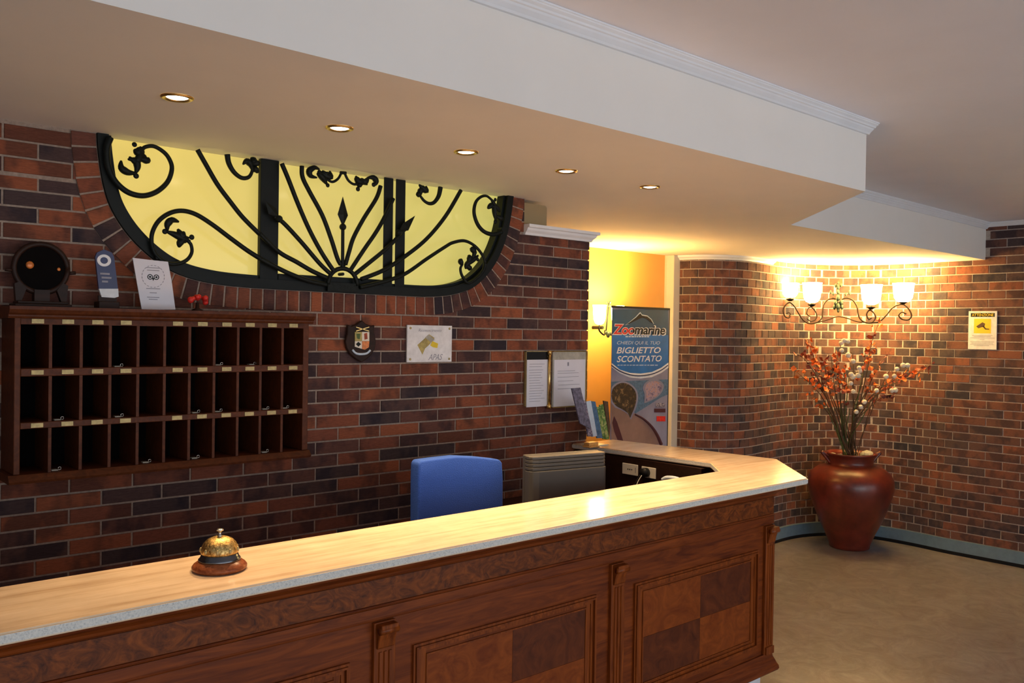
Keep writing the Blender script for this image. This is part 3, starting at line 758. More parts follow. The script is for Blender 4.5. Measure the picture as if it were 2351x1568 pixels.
def panel(u0,u1,z0,z1):
    w_=0.012
    fr=MB()
    def ring(a,b,c,d,w,y0,y1):
        fr.prism([(a,c),(b,c),(b-w,c+w),(a+w,c+w)],y0,y1,'y'); fr.prism([(a,d),(a+w,d-w),(b-w,d-w),(b,d)],y0,y1,'y')
        fr.prism([(a,c),(a+w,c+w),(a+w,d-w),(a,d)],y0,y1,'y'); fr.prism([(b,c),(b,d),(b-w,d-w),(b-w,c+w)],y0,y1,'y')
    ring(u0,u1,z0,z1,0.006,1.698,1.7055); ring(u0+0.0065,u1-0.0065,z0+0.0065,z1-0.0065,0.005,1.694,1.7055)
    ring(u0+0.012,u1-0.012,z0+0.012,z1-0.012,0.010,1.701,1.7055)
    ring(u0+0.040,u1-0.040,z0+0.030,z1-0.030,0.004,1.7005,1.7055)
    fo=fr.build('panel_frame','wood_vert',desk)
    a,b,c,d=u0+0.0445,u1-0.0445,z0+0.0345,z1-0.0345; mu,mz=(a+b)/2,(c+d)/2
    for i,(x0,x1,y0,y1) in enumerate(((a,mu,c,mz),(mu,b,c,mz),(a,mu,mz,d),(mu,b,mz,d))):
        MB().box(x0+0.0004,x1-0.0004,1.7025,1.706,y0+0.0004,y1-0.0004).build('veneer_tile','wood_tile_dark' if i in (0,3) else 'wood_tile_light',fo)
    for x0,x1,y0,y1 in ((u0+0.022,u0+0.040,z0+0.022,z1-0.022),(u1-0.040,u1-0.022,z0+0.022,z1-0.022)):
        MB().box(x0,x1,1.7035,1.706,y0,y1).build('border_strip','wood_vert',fo)
panel(-0.415,0.225,0.602,0.947); panel(0.394,1.034,0.602,0.947); panel(1.208,1.849,0.602,0.947); panel(2.017,2.681,0.602,0.947)
# inner face of the return: dark lining
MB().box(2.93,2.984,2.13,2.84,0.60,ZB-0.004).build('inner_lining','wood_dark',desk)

# bell ---------------------------------------------------------------
bc=onz(504,1307,ZT); bs=1.0
bell=thing('counter_bell',(bc.x,bc.y,ZT),'brass reception bell on a round wooden base standing on the stone worktop','bell')
D=bc.length; D=proj(bc)[2]; q=D/2000*1.0   # metres per photo pixel
MB().lathe([(0.0,0),(56*q,0),(61*q,6*q*0.82),(61*q,12*q*0.82),(57*q,18*q*0.82),(50*q,24*q*0.82),(44*q,28*q*0.82),(42*q,30*q*0.82),(0,30*q*0.82)],tuple(bc),48).build('base','wood_bell',bell,smooth=True)
MB().lathe([(46*q,28*q*0.82),(47*q,31*q*0.82),(43*q,36*q*0.82),(41*q,43*q*0.82),(38*q,48*q*0.82),(30*q,52*q*0.82),(10*q,53*q*0.82),(0,53*q*0.82)],tuple(bc),40).build('collar','dark_steel',bell,smooth=True)
MB().lathe([(40*q,47*q*0.82),(41*q,48*q*0.82),(42*q,53*q*0.82),(41*q,62*q*0.82),(36*q,75*q*0.82),(28*q,85*q*0.82),(17*q,91*q*0.82),(6*q,93*q*0.82),(0,93*q*0.82)],tuple(bc),48).build('dome','antique_brass',bell,smooth=True)
for i in range(18):
    a=2*math.pi*i/18
    MB().ball((bc.x+40.5*q*math.cos(a),bc.y+40.5*q*math.sin(a),bc.z+58*q*0.82),4.2*q,8,5,0,(1,1,1.5)).build('embossed_leaf','dull_brass',bell,smooth=True) if i%2==0 else None
MB().lathe([(0,92*q*0.82),(5*q,92*q*0.82),(5*q,96*q*0.82),(2.6*q,97*q*0.82),(2.6*q,106*q*0.82),(4*q,107*q*0.82),(8*q,109*q*0.82),(8.5*q,112*q*0.82),(6*q,114*q*0.82),(0,114.5*q*0.82)],tuple(bc),24).build('push_button','chrome',bell,smooth=True)

# ------------------------------------------------------------------ key cabinet
VC=2.70
kc=thing('key_cabinet',(1.01,VC,1.259),'wooden pigeonhole key rack with three rows, hung on the brick wall','key cabinet')
MB().box(0.566,0.582,VC,VW-0.003,1.283,1.722).build('side','wood_cabinet',kc,bevel=0.002)
MB().box(1.442,1.463,VC,VW-0.003,1.283,1.722).build('side','wood_cabinet',kc,bevel=0.002)
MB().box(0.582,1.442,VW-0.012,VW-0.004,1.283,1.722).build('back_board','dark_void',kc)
MB().prism([(VC-0.012,1.7165),(VC-0.016,1.722),(VC-0.016,1.726),(VC-0.024,1.731),(VC-0.030,1.741),(VC-0.030,1.750),(VW-0.003,1.750),(VW-0.003,1.7165)],0.548,1.472,'x').build('cornice','wood_cabinet',kc)
MB().box(0.582,1.442,VC,VC+0.012,1.700,1.716).build('top_rail','wood_cabinet',kc)
MB().prism([(VC-0.014,1.259),(VC-0.018,1.266),(VC-0.010,1.276),(VC-0.004,1.2825),(VW-0.003,1.2825),(VW-0.003,1.259)],0.552,1.468,'x').build('bottom_board','wood_cabinet',kc)
for z0,z1 in ((1.555,1.577),(1.409,1.427)):
    MB().box(0.582,1.442,VC+0.002,VW-0.012,z1-0.008,z1).build('shelf','wood_cabinet',kc)
    MB().box(0.582,1.442,VC-0.001,VC+0.008,z0,z1).build('shelf_lip','wood_cabinet',kc,bevel=0.0015,seg=1)
divs=[0.657,0.7375,0.8165,0.896,0.975,1.052,1.131,1.210,1.288,1.366]
for d in divs:
    for z0,z1 in ((1.283,1.4088),(1.4273,1.5548),(1.5773,1.6998)):
        MB().box(d-0.0042,d+0.0042,VC+0.001,VW-0.012,z0,z1).build('divider','wood_cabinet',kc)
cells=[0.582]+divs+[1.442]
plate=None
for r_,zc in enumerate((1.709,1.566,1.418)):
    for c_ in range(11):
        if c_==4: continue
        x=(cells[c_]+cells[c_+1])/2+ (0.004 if c_<5 else 0); y=VC-0.0006 if r_==0 else VC-0.0016
        if plate is None:
            plate=MB().box(-0.0155,0.0155,-0.002,0.0005,-0.0062,0.0062).mesh('number_plate','dull_brass'); 
            dg=MB(); 
            for k in (-1,0,1): dg.box(k*0.0075-0.0024,k*0.0075+0.0024,-0.0028,-0.0018,-0.0036,0.0036)
            dgm=dg.mesh('number_mark','stem_brown')
        p=link(plate,'number_plate',kc); p.location=(x,y,zc); link(dgm,'number_mark',p)
ords=['first','second','third','fourth','fifth','sixth','seventh','eighth','ninth','tenth','eleventh']
rown=['top','middle','bottom']; zb=[1.577,1.427,1.283]
kk=[(0,3,0.3),(0,7,0.2),(0,8,0.85),(1,1,0.25),(1,3,0.35),(1,6,0.3),(1,7,0.2),(1,9,0.3),(1,10,0.2),(2,1,0.15),(2,4,0.4),(2,6,0.3),(2,9,0.3)]
keym=None
for r_,c_,f in kk:
    x=cells[c_]+0.012+(cells[c_+1]-cells[c_]-0.024)*f; z=zb[r_]
    lab='pale key tag in the %s pigeonhole of the key rack\'s %s row'%(ords[c_],rown[r_])
    t=thing('room_key',(x,VC+0.02,z),lab,'key','room keys left in the pigeonholes')
    if keym is None:
        keym=MB().prism([(-0.010,0),(0.006,0),(0.008,0.0015),(0.006,0.003),(-0.010,0.003)],0.0,0.018,'y').mesh('key_tag','stone_grey')
        ring_=[(0.012+0.004*math.cos(a),0.006,0.0052+0.004*math.sin(a)) for a in [2*math.pi*i/12 for i in range(13)]]
        ringm=MB().tube(ring_,0.0007,6).mesh('key_ring','chrome',True)
    a=link(keym,'key_tag'); a.parent=t; b=link(ringm,'key_ring'); b.parent=t
# things on the cabinet top -------------------------------------------
ZK=1.7503
t=thing('round_ornament',(0.652,2.79,ZK),'dark round ornament with a ring rim, leftmost of the things on the key rack','ornament')
cx,cz,cr=0.652,1.862,0.070
ringp=[(cx+cr*math.cos(a),2.79,cz+cr*math.sin(a)) for a in [2*math.pi*i/32 for i in range(33)]]
MB().tube(ringp,0.008,8).build('rim','wood_dark',t,smooth=True)
mb=MB(); n=32
mb.prism([(cx+(cr-0.006)*math.cos(2*math.pi*i/n),cz+(cr-0.006)*math.sin(2*math.pi*i/n)) for i in range(n)],2.789,2.797,'y').build('dial','dark_void',t)
MB().ball((cx-0.030,2.787,cz+0.008),0.011,12,8,0,(1,0.4,1)).build('orange_glint','glint_crest_orange',t,smooth=True)  # orange glint on the dial, painted as a small flattened bead
MB().ball((cx+0.046,2.787,cz+0.0),0.005,10,7,0,(1,0.4,1)).build('orange_glint','glint_crest_orange',t,smooth=True)
for s_ in (-1,1):
    MB().tube([(cx+s_*(cr+0.004),2.79,cz-0.010),(cx+s_*(cr+0.022),2.79,cz-0.008)],0.005,8).build('handle','wood_dark',t,smooth=True)
    MB().prism([(cx+s_*0.066,1.7665),(cx+s_*0.052,1.7665),(cx+s_*0.040,1.80),(cx+s_*0.056,1.822),(cx+s_*0.070,1.815)],2.780,2.800,'y').build('bracket','wood_dark',t)
MB().box(cx-0.074,cx+0.074,2.752,2.826,ZK,1.759).box(cx-0.066,cx+0.066,2.760,2.818,1.759,1.7665).build('stand','wood_dark',t,bevel=0.002)
MB().box(cx-0.02,cx+0.02,2.775,2.805,1.7665,1.800).build('post','wood_dark',t)
t=thing('award_plaque',(0.823,2.785,ZK),'narrow navy award with round white emblem on a wooden block, beside the round ornament','award')
MB().box(0.803,0.862,2.765,2.815,ZK,1.772).build('base_block','wood_dark',t,bevel=0.002)
A=[onv(x,y,2.784) for x,y in ((218,590),(222,580),(238,573),(256,580),(261,590),(270,663),(226,663))]
MB().prism([(p.x,p.z) for p in A],2.780,2.790,'y').build('blue_plate','navy',t)
A=[onv(x,y,2.784) for x,y in ((226,663),(270,663),(271,681),(262,684),(232,682))]
MB().prism([(p.x,p.z) for p in A],2.778,2.789,'y').build('white_label','white_paint',t)
MB().box(0.806,0.858,2.780,2.788,1.7722,1.790).build('foot','wood_dark',t)
e=onv(239,598,2.779); 
em=MB()
for k in range(24):
    a0=2*math.pi*k/24; a1=2*math.pi*(k+1)/24
    em.prism([(e.x+0.020*math.cos(a0),e.z+0.018*math.sin(a0)),(e.x+0.020*math.cos(a1),e.z+0.018*math.sin(a1)),(e.x+0.011*math.cos(a1),e.z+0.010*math.sin(a1)),(e.x+0.011*math.cos(a0),e.z+0.010*math.sin(a0))],2.7785,2.7802,'y')
em.build('round_emblem','white_paint',t)
lines=MB()
for k,(x0,x1) in enumerate(((230,252),(233,256),(234,248))):
    a=onv(x0,628+k*9,2.779); b=onv(x1,628+k*9,2.779); lines.box(a.x,b.x,2.7788,2.7801,a.z-0.0028,a.z+0.0028)
lines.build('text_lines','print_grey',t)
# white card with wreath
t=thing('certificate_card',(0.98,2.76,ZK),'white upright certificate card with a round wreath emblem, standing on the key rack','certificate')
A=[onv(x,y,2.765) for x,y in ((304,592),(345,597),(385,601),(394,650),(402,709),(325,709),(314,650))]
zmin=min(p.z for p in A)
MB().prism([(p.x,p.z+ (ZK-zmin)*(1 if p.z<zmin+0.02 else 0)) for p in A],2.762,2.766,'y').build('card','paper',t)
c0=onv(352,636,2.761); wr=MB()
for k in range(20):
    a=2*math.pi*k/20+0.15; r0=0.034; xx=c0.x+r0*math.cos(a); zz=c0.z+0.002+r0*math.sin(a)
    dx,dz=-math.sin(a)*0.0045,math.cos(a)*0.0045; nx,nz=math.cos(a)*0.0012,math.sin(a)*0.0012
    wr.prism([(xx-dx,zz-dz),(xx+nx,zz+nz),(xx+dx,zz+dz),(xx-nx,zz-nz)],2.7612,2.762,'y')
wr.build('wreath','print_grey',t)
ow=MB()
for s_ in (-1,1):
    for r0,r1 in ((0.0085,0.0060),(0.0032,0.0)):
        for k in range(14):
            a0=2*math.pi*k/14; a1=2*math.pi*(k+1)/14; X=c0.x+s_*0.0095
            if r1>0: ow.prism([(X+r0*math.cos(a0),c0.z+r0*math.sin(a0)),(X+r0*math.cos(a1),c0.z+r0*math.sin(a1)),(X+r1*math.cos(a1),c0.z+r1*math.sin(a1)),(X+r1*math.cos(a0),c0.z+r1*math.sin(a0))],2.7612,2.762,'y')
            else: ow.prism([(X+r0*math.cos(a0),c0.z+r0*math.sin(a0)),(X+r0*math.cos(a1),c0.z+r0*math.sin(a1)),(X,c0.z)],2.7612,2.762,'y')
ow.prism([(c0.x-0.004,c0.z-0.003),(c0.x+0.004,c0.z-0.003),(c0.x,c0.z-0.012)],2.7612,2.762,'y')
ow.build('owl_emblem','frame_black',t)
lines=MB()
for y,hw in ((614,16),(620,14),(662,16),(672,8),(682,14),(687,10)):
    a=onv(352-hw,y,2.761); b=onv(352+hw,y,2.761); lines.box(a.x,b.x,2.7613,2.762,a.z-0.0012,a.z+0.0012)
lines.build('text_lines','print_grey',t)
# red ornament
t=thing('red_ornament',(1.09,2.775,ZK),'small bright red ornament on a dark foot at the middle of the key rack top','ornament')
mb=MB()
for k in range(11):
    a=random.uniform(0,6.28); x=1.104+random.uniform(-0.026,0.03); z=1.788+random.uniform(-0.009,0.012)
    mb.ball((x,2.775+random.uniform(-0.008,0.008),z),random.uniform(0.007,0.011),8,6)
mb.build('red_petals','red_paint',t,smooth=True)
MB().lathe([(0.016,0),(0.018,0.004),(0.006,0.010),(0.005,0.026),(0,0.03)],(1.104,2.775,ZK),20).build('foot','wood_dark',t,smooth=True)

# ------------------------------------------------------------------ shield, plaque, notices
t=thing('shield_crest',(1.765,VW-0.006,1.574),'dark wooden shield with a quartered coat of arms on the brick wall','shield')
s_pts=[(830,735),(840,744),(852,748),(860,746),(858,760),(863,783),(861,800),(852,815),(842,824),(829,832),(816,824),(803,813),(795,799),(792,784),(797,765),(797,745),(806,749),(818,745)]
A=[onv(x,y,2.845) for x,y in s_pts]
MB().prism([(p.x,p.z) for p in A],2.842,VW-0.006,'y').build('shield_board','wood_dark',t,bevel=0.003,seg=1)
def quad(pxs,v0,v1,name,mat,parent):
    A=[onv(x,y,v0) for x,y in pxs]; return MB().prism([(p.x,p.z) for p in A],v0,v1,'y').build(name,mat,parent)
quad([(815,762),(831,762),(831,783),(815,783)],2.839,2.8425,'quarter','gold_print',t)
quad([(831.3,762),(848,762),(848,783),(831.3,783)],2.839,2.8425,'quarter','cotton_white',t)
quad([(815,783.3),(831,783.3),(831,801),(815,796)],2.839,2.8425,'quarter','cotton_white',t)
quad([(831.3,783.3),(848,783.3),(847,797),(838,803),(831.3,801)],2.839,2.8425,'quarter','glint_crest_orange',t)
quad([(823,784.5),(829,790),(823,796),(817,790)],2.8385,2.839,'lozenge','frame_black',t)
quad([(818,766),(828,766),(826,779),(820,777)],2.8385,2.839,'charge','stem_green',t)
quad([(836,766),(843,764),(844,778),(837,780)],2.8385,2.839,'charge','leaf_rust',t)
for a,b in (((817,751),(847,760)),((847,751),(817,760))):
    MB().tube([onv(*a,2.840),onv(*b,2.840)],0.0025,6).build('crossed_staff','brass',t)
c=catmull([onv(x,y,2.839) for x,y in ((809,803),(817,811),(829,813),(842,811),(850,804))],5)
MB().tube(c,0.0045,8).build('motto_ribbon','pale_blue_print',t,smooth=True)
t=thing('association_plaque',(2.085,VW-0.002,1.572),'square white plaque with gold card emblem and APAS lettering on the brick wall','plaque')
MB().box(1.974,2.197,2.849,VW-0.003,1.572,1.720).build('plate','white_paint',t,bevel=0.001,seg=1)
for x,z in ((1.989,1.708),(2.183,1.708),(1.989,1.584),(2.183,1.584)): MB().tube([(x,2.8475,z),(x,2.8495,z)],0.005,10).build('screw','dull_brass',t)
quad([(985.5,767.5),(998,776),(985,792),(976,800),(970,814),(958.5,792),(972,780)],2.8482,2.8491,'card_emblem','gold_print',t)
quad([(976,775),(984,768),(998,780),(990,786)],2.8476,2.8482,'card_emblem','stone_grey',t)
quad([(993,783),(1006,789),(1004,799),(994,797),(988,793)],2.8474,2.8482,'emblem_tail','yellow_paint',t)
text_mesh('APAS',2.078,2.150,1.580,1.604,2.8492,['print_grey'],t,'lettering',shear=0.4)
text_mesh('Riconoscimento',2.028,2.142,1.694,1.706,2.8492,['print_grey'],t,'lettering',shear=0.3)
# framed notices on the pillar
def lines_on(x0,x1,ys,v,parent,mat='print_grey',w=0.0009):
    mb=MB()
    for y in ys:
        a=onv(x0+random.uniform(0,2),y,v); b=onv(x1-random.uniform(0,(x1-x0)*0.35),y,v); mb.box(a.x,b.x,v-0.0006,v,a.z-w,a.z+w)
    return mb.build('text_lines',mat,parent)
t=thing('notice_frame',(2.69,VW-0.002,1.365),'narrow brass edged glass frame with a printed notice, left one on the pillar','notice')
a=onv(1208,808,2.848); b=onv(1257,934,2.848)
MB().box(a.x,b.x,2.849,VW-0.003,b.z+0.01,a.z).build('backing','black_plastic',t)
MB().box(a.x+0.005,b.x-0.004,2.846,2.8488,b.z+0.004,onv(1212,826,2.848).z).build('paper_sheet','paper',t)
MB().box(a.x-0.003,a.x,2.844,VW-0.003,b.z+0.008,a.z+0.003).box(a.x-0.003,b.x+0.003,2.844,VW-0.003,a.z,a.z+0.003).build('brass_edge','dull_brass',t)
lines_on(1214,1252,[836,842]+list(range(850,928,6)),2.8458,t)
t=thing('notice_frame',(2.88,VW-0.002,1.365),'wider brass edged glass frame with a printed notice, right one at the pillar edge','notice')
a=onv(1270,808,2.848); b=onv(1345,930,2.848)
MB().box(a.x,b.x,2.849,VW-0.003,b.z,a.z).build('backing','stone_grey',t)
MB().box(a.x+0.006,b.x-0.010,2.846,2.8488,b.z+0.002,onv(1275,826,2.848).z).build('paper_sheet','paper',t)
MB().box(a.x,b.x,2.844,VW-0.003,a.z,a.z+0.004).box(b.x-0.004,b.x,2.844,VW-0.003,b.z,a.z).box(a.x,b.x,2.844,VW-0.003,b.z-0.004,b.z).build('brass_edge','brass',t)
lines_on(1280,1334,[852,857,866,875,884,893],2.8458,t)
MB().box(onv(1300,0,2.84).x if False else 2.870,2.880,2.8452,2.8458,1.545,1.562).build('crest_mark','print_grey',t)
rod=thing('brass_rod',(2.762,2.835,1.36),'vertical polished brass rod with ball ends between the two notices','rod')
a=onv(1262,808,2.838); b=onv(1262,932,2.838)
MB().tube([(a.x,2.838,b.z),(a.x,2.838,a.z)],0.0065,12).build('rod','brass',rod,smooth=True)
for z in (a.z,b.z): MB().tube([(a.x,2.838,z-0.012),(a.x,2.838,z+0.006)],0.0095,12).build('end_cap','brass',rod,smooth=True)
for z in (a.z-0.02,b.z+0.02): MB().tube([(a.x,2.838,z),(a.x,VW-0.001,z)],0.004,8).build('bracket','dull_brass',rod)

# ------------------------------------------------------------------ desk things
t=thing('office_chair',(1.93,2.35,ZF),'blue upholstered office chair behind the reception desk','chair')
VCh=2.34
bk=[(960,1300),(961,1100),(962,1066),(967,1058),(1005,1053),(1050,1048),(1100,1050),(1147,1055),(1154,1062),(1156,1100),(1155,1260)]
A=[onv(x,y,VCh) for x,y in bk]; zb_=0.66
prof=[(p.x,max(p.z,zb_)) for p in A]
MB().prism(prof,VCh,VCh+0.05,'y').build('backrest','blue_fabric',t,bevel=0.007,seg=3,smooth=True)
xm=(prof[0][0]+prof[-1][0])/2
MB().box(xm-0.21,xm+0.21,VCh-0.05+0.0,VCh+0.42,0.49,0.57).build('seat','blue_fabric',t,bevel=0.02,seg=3,smooth=True)
MB().box(xm-0.03,xm+0.03,VCh+0.01,VCh+0.055,0.57,0.70).build('back_support','black_plastic',t)
MB().tube([(xm,VCh+0.19,0.12),(xm,VCh+0.19,0.49)],0.025,12).build('gas_column','black_plastic',t,smooth=True)
for k in range(5):
    a=2*math.pi*k/5+0.3; ex,ey=xm+0.24*math.cos(a),VCh+0.19+0.24*math.sin(a)
    lg=MB().tube([(xm,VCh+0.19,0.13),(ex,ey,0.10)],[0.022,0.014],8).build('leg','black_plastic',t)
    MB().tube([(ex-0.012*math.sin(a),ey+0.012*math.cos(a),ZF+0.0255),(ex+0.012*math.sin(a),ey-0.012*math.cos(a),ZF+0.0255)],0.025,12).build('castor','black_plastic',lg)
# inner desk (lower working surface)
ZD=0.985
t=thing('work_desk',(2.3,2.3,ZF),'dark lower work desk behind the counter beneath the monitor','desk')
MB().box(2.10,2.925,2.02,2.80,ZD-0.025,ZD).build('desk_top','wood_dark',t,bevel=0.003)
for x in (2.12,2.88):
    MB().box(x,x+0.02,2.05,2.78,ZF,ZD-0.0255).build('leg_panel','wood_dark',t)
t=tag(MB().prism([(2.12,2.36),(2.30,2.34),(2.33,2.60),(2.15,2.63)],ZD+0.0003,ZD+0.006,'z').build('paper_stack','paper'),'small stack of white papers lying on the inner desk beside the monitor','papers')
tag(MB().box(2.13,2.29,2.64,2.76,ZD+0.0003,ZD+0.022).build('folder','navy',bevel=0.002),'dark blue folder at the back of the inner desk','folder')
# monitor (seen from behind)
Zm=1.268; TL=onz(1222,1049,Zm); TR=onz(1394,1037,Zm)
t=thing('monitor',((TL.x+TR.x)/2,(TL.y+TR.y)/2,ZD),'beige computer monitor seen from behind with a ribbed top edge','monitor')
ax=(TR-TL); Wm=ax.length; ax.normalize(); ay=Vector((-ax.y,ax.x,0))
Mx=Matrix(((ax.x,ay.x,0,TL.x),(ax.y,ay.y,0,TL.y),(0,0,1,ZD),(0,0,0,1)))
def mloc(mb,name,mat,parent,**k):
    mb.v=[tuple(Mx@Vector(v)) for v in mb.v]; return mb.build(name,mat,parent,**k)
Hm=Zm-ZD
mloc(MB().prism([(0.0,0.022),(0.008,0.008),(0.03,0.0),(Wm-0.01,0.0),(Wm,0.006),(Wm,0.05),(0.0,0.05)],0.045,Hm-0.052,'z'),'back_shell','monitor_plastic',t,bevel=0.004,smooth=False)
for k in range(4):
    z1=Hm-0.002-k*0.0125; mloc(MB().prism([(0.0,0.024+0.001*k),(0.008,0.012-0.001*k),(0.03,0.006-0.001*k),(Wm-0.01,0.006-0.001*k),(Wm,0.012),(Wm,0.05),(0,0.05)],z1-0.0118,z1,'z'),'rib','monitor_plastic',t,bevel=0.002,seg=1)
mloc(MB().box(0,Wm,0.05,0.066,0.04,Hm),'bezel','monitor_plastic',t,bevel=0.004)
mloc(MB().box(0.015,Wm-0.015,0.066,0.068,0.06,Hm-0.015),'screen','black_plastic',t)
mloc(MB().box(Wm/2-0.03,Wm/2+0.03,0.012,0.035,0.006,0.06),'neck','monitor_plastic',t)
mloc(MB().box(Wm/2-0.10,Wm/2+0.10,-0.01,0.09,0.0005,0.010),'foot','monitor_plastic',t,bevel=0.003)
# sockets on the inner lining (facing -X)
def sock(px0,px1,py0,py1,label,dark=False):
    U=2.9285
    a=onu(px0,py0,U); b=onu(px1,py1,U); v1,v0=a.y,b.y; z1,z0=a.z,b.z
    t=thing('wall_socket',(U,(v0+v1)/2,z0),label,'socket')
    MB().box(U-0.004,U+0.001,v0,v1,z0,z1).build('cover_plate','white_plastic',t,bevel=0.0015,seg=1)
    if dark:
        MB().tube([(U-0.004,(v0+v1)/2+0.01,(z0+z1)/2),(U-0.03,(v0+v1)/2+0.01,(z0+z1)/2)],0.02,12).build('plug','black_plastic',t,smooth=True)
    else:
        for k in (-1,0,1):
            MB().tube([(U-0.0045,(v0+v1)/2+k*0.011,(z0+z1)/2),(U-0.0035,(v0+v1)/2+k*0.011,(z0+z1)/2)],0.003,8).build('pin_hole','black_plastic',t)
        MB().box(U-0.0045,U-0.0035,v0+0.01,v0+0.014,z0+0.012,z1-0.012).build('switch_gap','print_grey',t)
    return (v0+v1)/2,(z0+z1)/2
sock(1430,1465,1062,1093,'cream socket plate on the dark inner side of the counter, next to the monitor')
v,z=sock(1474,1506,1070,1100,'socket plate with a black plug on the inner side of the counter',True)
for k in (0,1):
    pts=catmull([(2.895,v+0.012+k*0.01,z-0.01),(2.87,v+0.02+k*0.012,z-0.06),(2.88,v+k*0.03,z-0.12),(2.90,v-0.03+k*0.02,ZD+0.004)],6)
    tag(MB().tube(pts,0.002,6).build('power_cable','white_plastic' if k==0 else 'black_plastic',smooth=True),('white','black')[k]+' thin cable hanging from the plugged socket','cable')
pp=onu(1560,1087,2.90)
t=thing('desk_telephone',(2.895,pp.y,ZD),'pale telephone handset tucked in the inner corner of the desk, seen just above the worktop','telephone')
zt_=pp.z-0.018
MB().prism([(pp.y-0.06,ZD),(pp.y+0.07,ZD),(pp.y+0.06,zt_-0.03),(pp.y-0.04,zt_-0.02)],2.80,2.915,'x').build('body','black_plastic',t,bevel=0.006)
MB().tube(catmull([(2.86,pp.y+0.055,zt_-0.012),(2.86,pp.y+0.03,zt_+0.0),(2.86,pp.y-0.02,zt_+0.002),(2.86,pp.y-0.05,zt_-0.012)],4),0.009,10).build('handset','pale_blue_print',t,smooth=True)

# brochures in their stand at the far end of the return --------------------
t=thing('brochure_stand',(2.88,2.74,ZT),'small amber wooden leaflet stand on the far end of the stone worktop','stand')
a=onv(1346,1010,2.70); b=onv(1374,1010,2.70)
MB().box(a.x+0.012,b.x,2.69,2.735,ZT+0.0005,ZT+0.008).box(a.x+0.016,b.x-0.004,2.695,2.73,ZT+0.008,ZT+0.024).build('base','amber_glow_wood',t,bevel=0.003)
MB().box(b.x-0.004,b.x+0.085,2.715,2.80,ZT+0.0005,ZT+0.004).build('tray','white_plastic',t)
br=[([(1313,892),(1333,890),(1356,985),(1332,972)],2.700,'grey_photo_print','leaflet tilted left with dark photographs, tallest of the stand'),
    ([(1336,916),(1345,922),(1362,1002),(1350,1002)],2.712,'brochure_photo','leaflet with mottled grey photograph between the tallest and the white one'),
    ([(1346,922),(1357,920),(1371,1001),(1360,1003)],2.724,'pale_blue_print','plain white leaflet edge leaning in the stand'),
    ([(1358,921),(1367,922),(1384,1006),(1371,1006)],2.738,'steel_blue_print','steel blue leaflet right of the white one'),
    ([(1368,934),(1378,934),(1391,1008),(1385,1008)],2.752,'brochure_green','green and yellow leaflet in the stand'),
    ([(1377,930),(1385,928),(1399,1008),(1392,1009)],2.766,'brochure_green','slim green leaflet at the right of the stand'),
    ([(1386,920),(1396,922),(1401,980),(1399,1005)],2.780,'stem_brown','dark brown leaflet at the back right of the stand')]
for pxs,v,mt,lab in br:
    A=[onv(x,y,v) for x,y in pxs]; zlo=min(p.z for p in A); dz=min(0,0) + (max(0,(ZT+0.0045)-zlo))
    q=[(p.x,max(p.z,ZT+0.011 if mt!='stem_brown' else ZT+0.005)) for p in A]
    t=thing('leaflet',(sum(x for x,_ in q)/len(q),v,ZT+0.01),lab,'leaflet','leaflets in the worktop stand')
    MB().prism(q,v,v+0.007,'y').build('booklet',mt,t)

# ------------------------------------------------------------------ banner
VB=3.85
t=thing('roll_up_banner',(4.58,VB,ZF),'blue Zoomarine roll-up ticket banner standing by the ochre wall','banner')
bl=onv(1403,900,VB).x; brr=onv(1533.5,900,VB).x; bt=onv(1470,708.5,VB).z
MB().box(bl,brr,VB,VB+0.004,0.10,bt).build('sheet','lilac_print',t)
MB().box(bl-0.004,brr+0.004,VB-0.004,VB+0.010,bt-0.002,bt+0.012).build('top_rail','black_plastic',t)
MB().box(brr-0.002,brr+0.006,VB-0.001,VB+0.004,0.10,bt).build('dark_edge','black_plastic',t)
MB().box(bl-0.01,brr+0.01,VB-0.05,VB+0.06,ZF+0.02,0.10).build('cassette','chrome',t,bevel=0.01)
for x in (bl+0.08,brr-0.08): MB().box(x-0.02,x+0.02,VB-0.14,VB+0.15,ZF+0.0005,ZF+0.02).build('foot','black_plastic',t)
MB().tube([((bl+brr)/2,VB+0.02,0.10),((bl+brr)/2,VB+0.02,bt)],0.008,8).build('pole','chrome',t)
fb=lambda x,y:(1390+x/9.226,700+y/9.226)
fc=lambda x,y:(1390+x/9.226,860+y/9.226)
def art(pts,fn,layer,name,mat,smoothn=0):
    v1=VB-0.0002-0.0008*layer; A=[onv(*fn(x,y),VB) for x,y in pts]
    if smoothn: A=catmull(A+[A[0]],smoothn)[:-1]
    return MB().prism([(min(max(p.x,bl),brr),p.z) for p in A],v1-0.0006,v1,'y').build(name,mat,t)
art([(110,90),(1330,90),(1330,700),(110,700)],fb,0,'upper_print','deep_blue_print')
arc=[(110,1230),(300,1370),(520,1440),(740,1455),(980,1420),(1180,1330),(1330,1220)]
art([(110,640),(1330,640)]+arc[::-1],fb,1,'blue_field','blue_print')
art(arc+[(1330,1330),(1180,1440),(980,1530),(740,1560),(520,1540),(300,1450),(110,1320)],fb,1,'white_band','white_paint')
MB().tube([p+Vector((0,0.0-0.0025,0)) for p in catmull([onv(*fb(x,y),VB) for x,y in ((125,1280),(300,1400),(520,1480),(740,1500),(980,1465),(1180,1380),(1315,1280))],6)],0.004,4).build('band_stripe','navy',t)
art([(100,150),(1330,100),(1330,420),(1180,480),(640,820),(300,640),(100,400)],fc,0,'water_print','steel_blue_print')
art([(90,600),(200,700),(420,780),(640,830),(900,1000),(1080,1250),(1180,1480),(120,1480)],fc,1,'skin_print','skin_print')
teard=[(120,440),(150,300),(260,200),(390,175),(520,230),(620,340),(650,480),(620,660),(540,860),(515,910),(470,820),(360,740),(230,670),(150,570)]
cx_,cy_=390,500
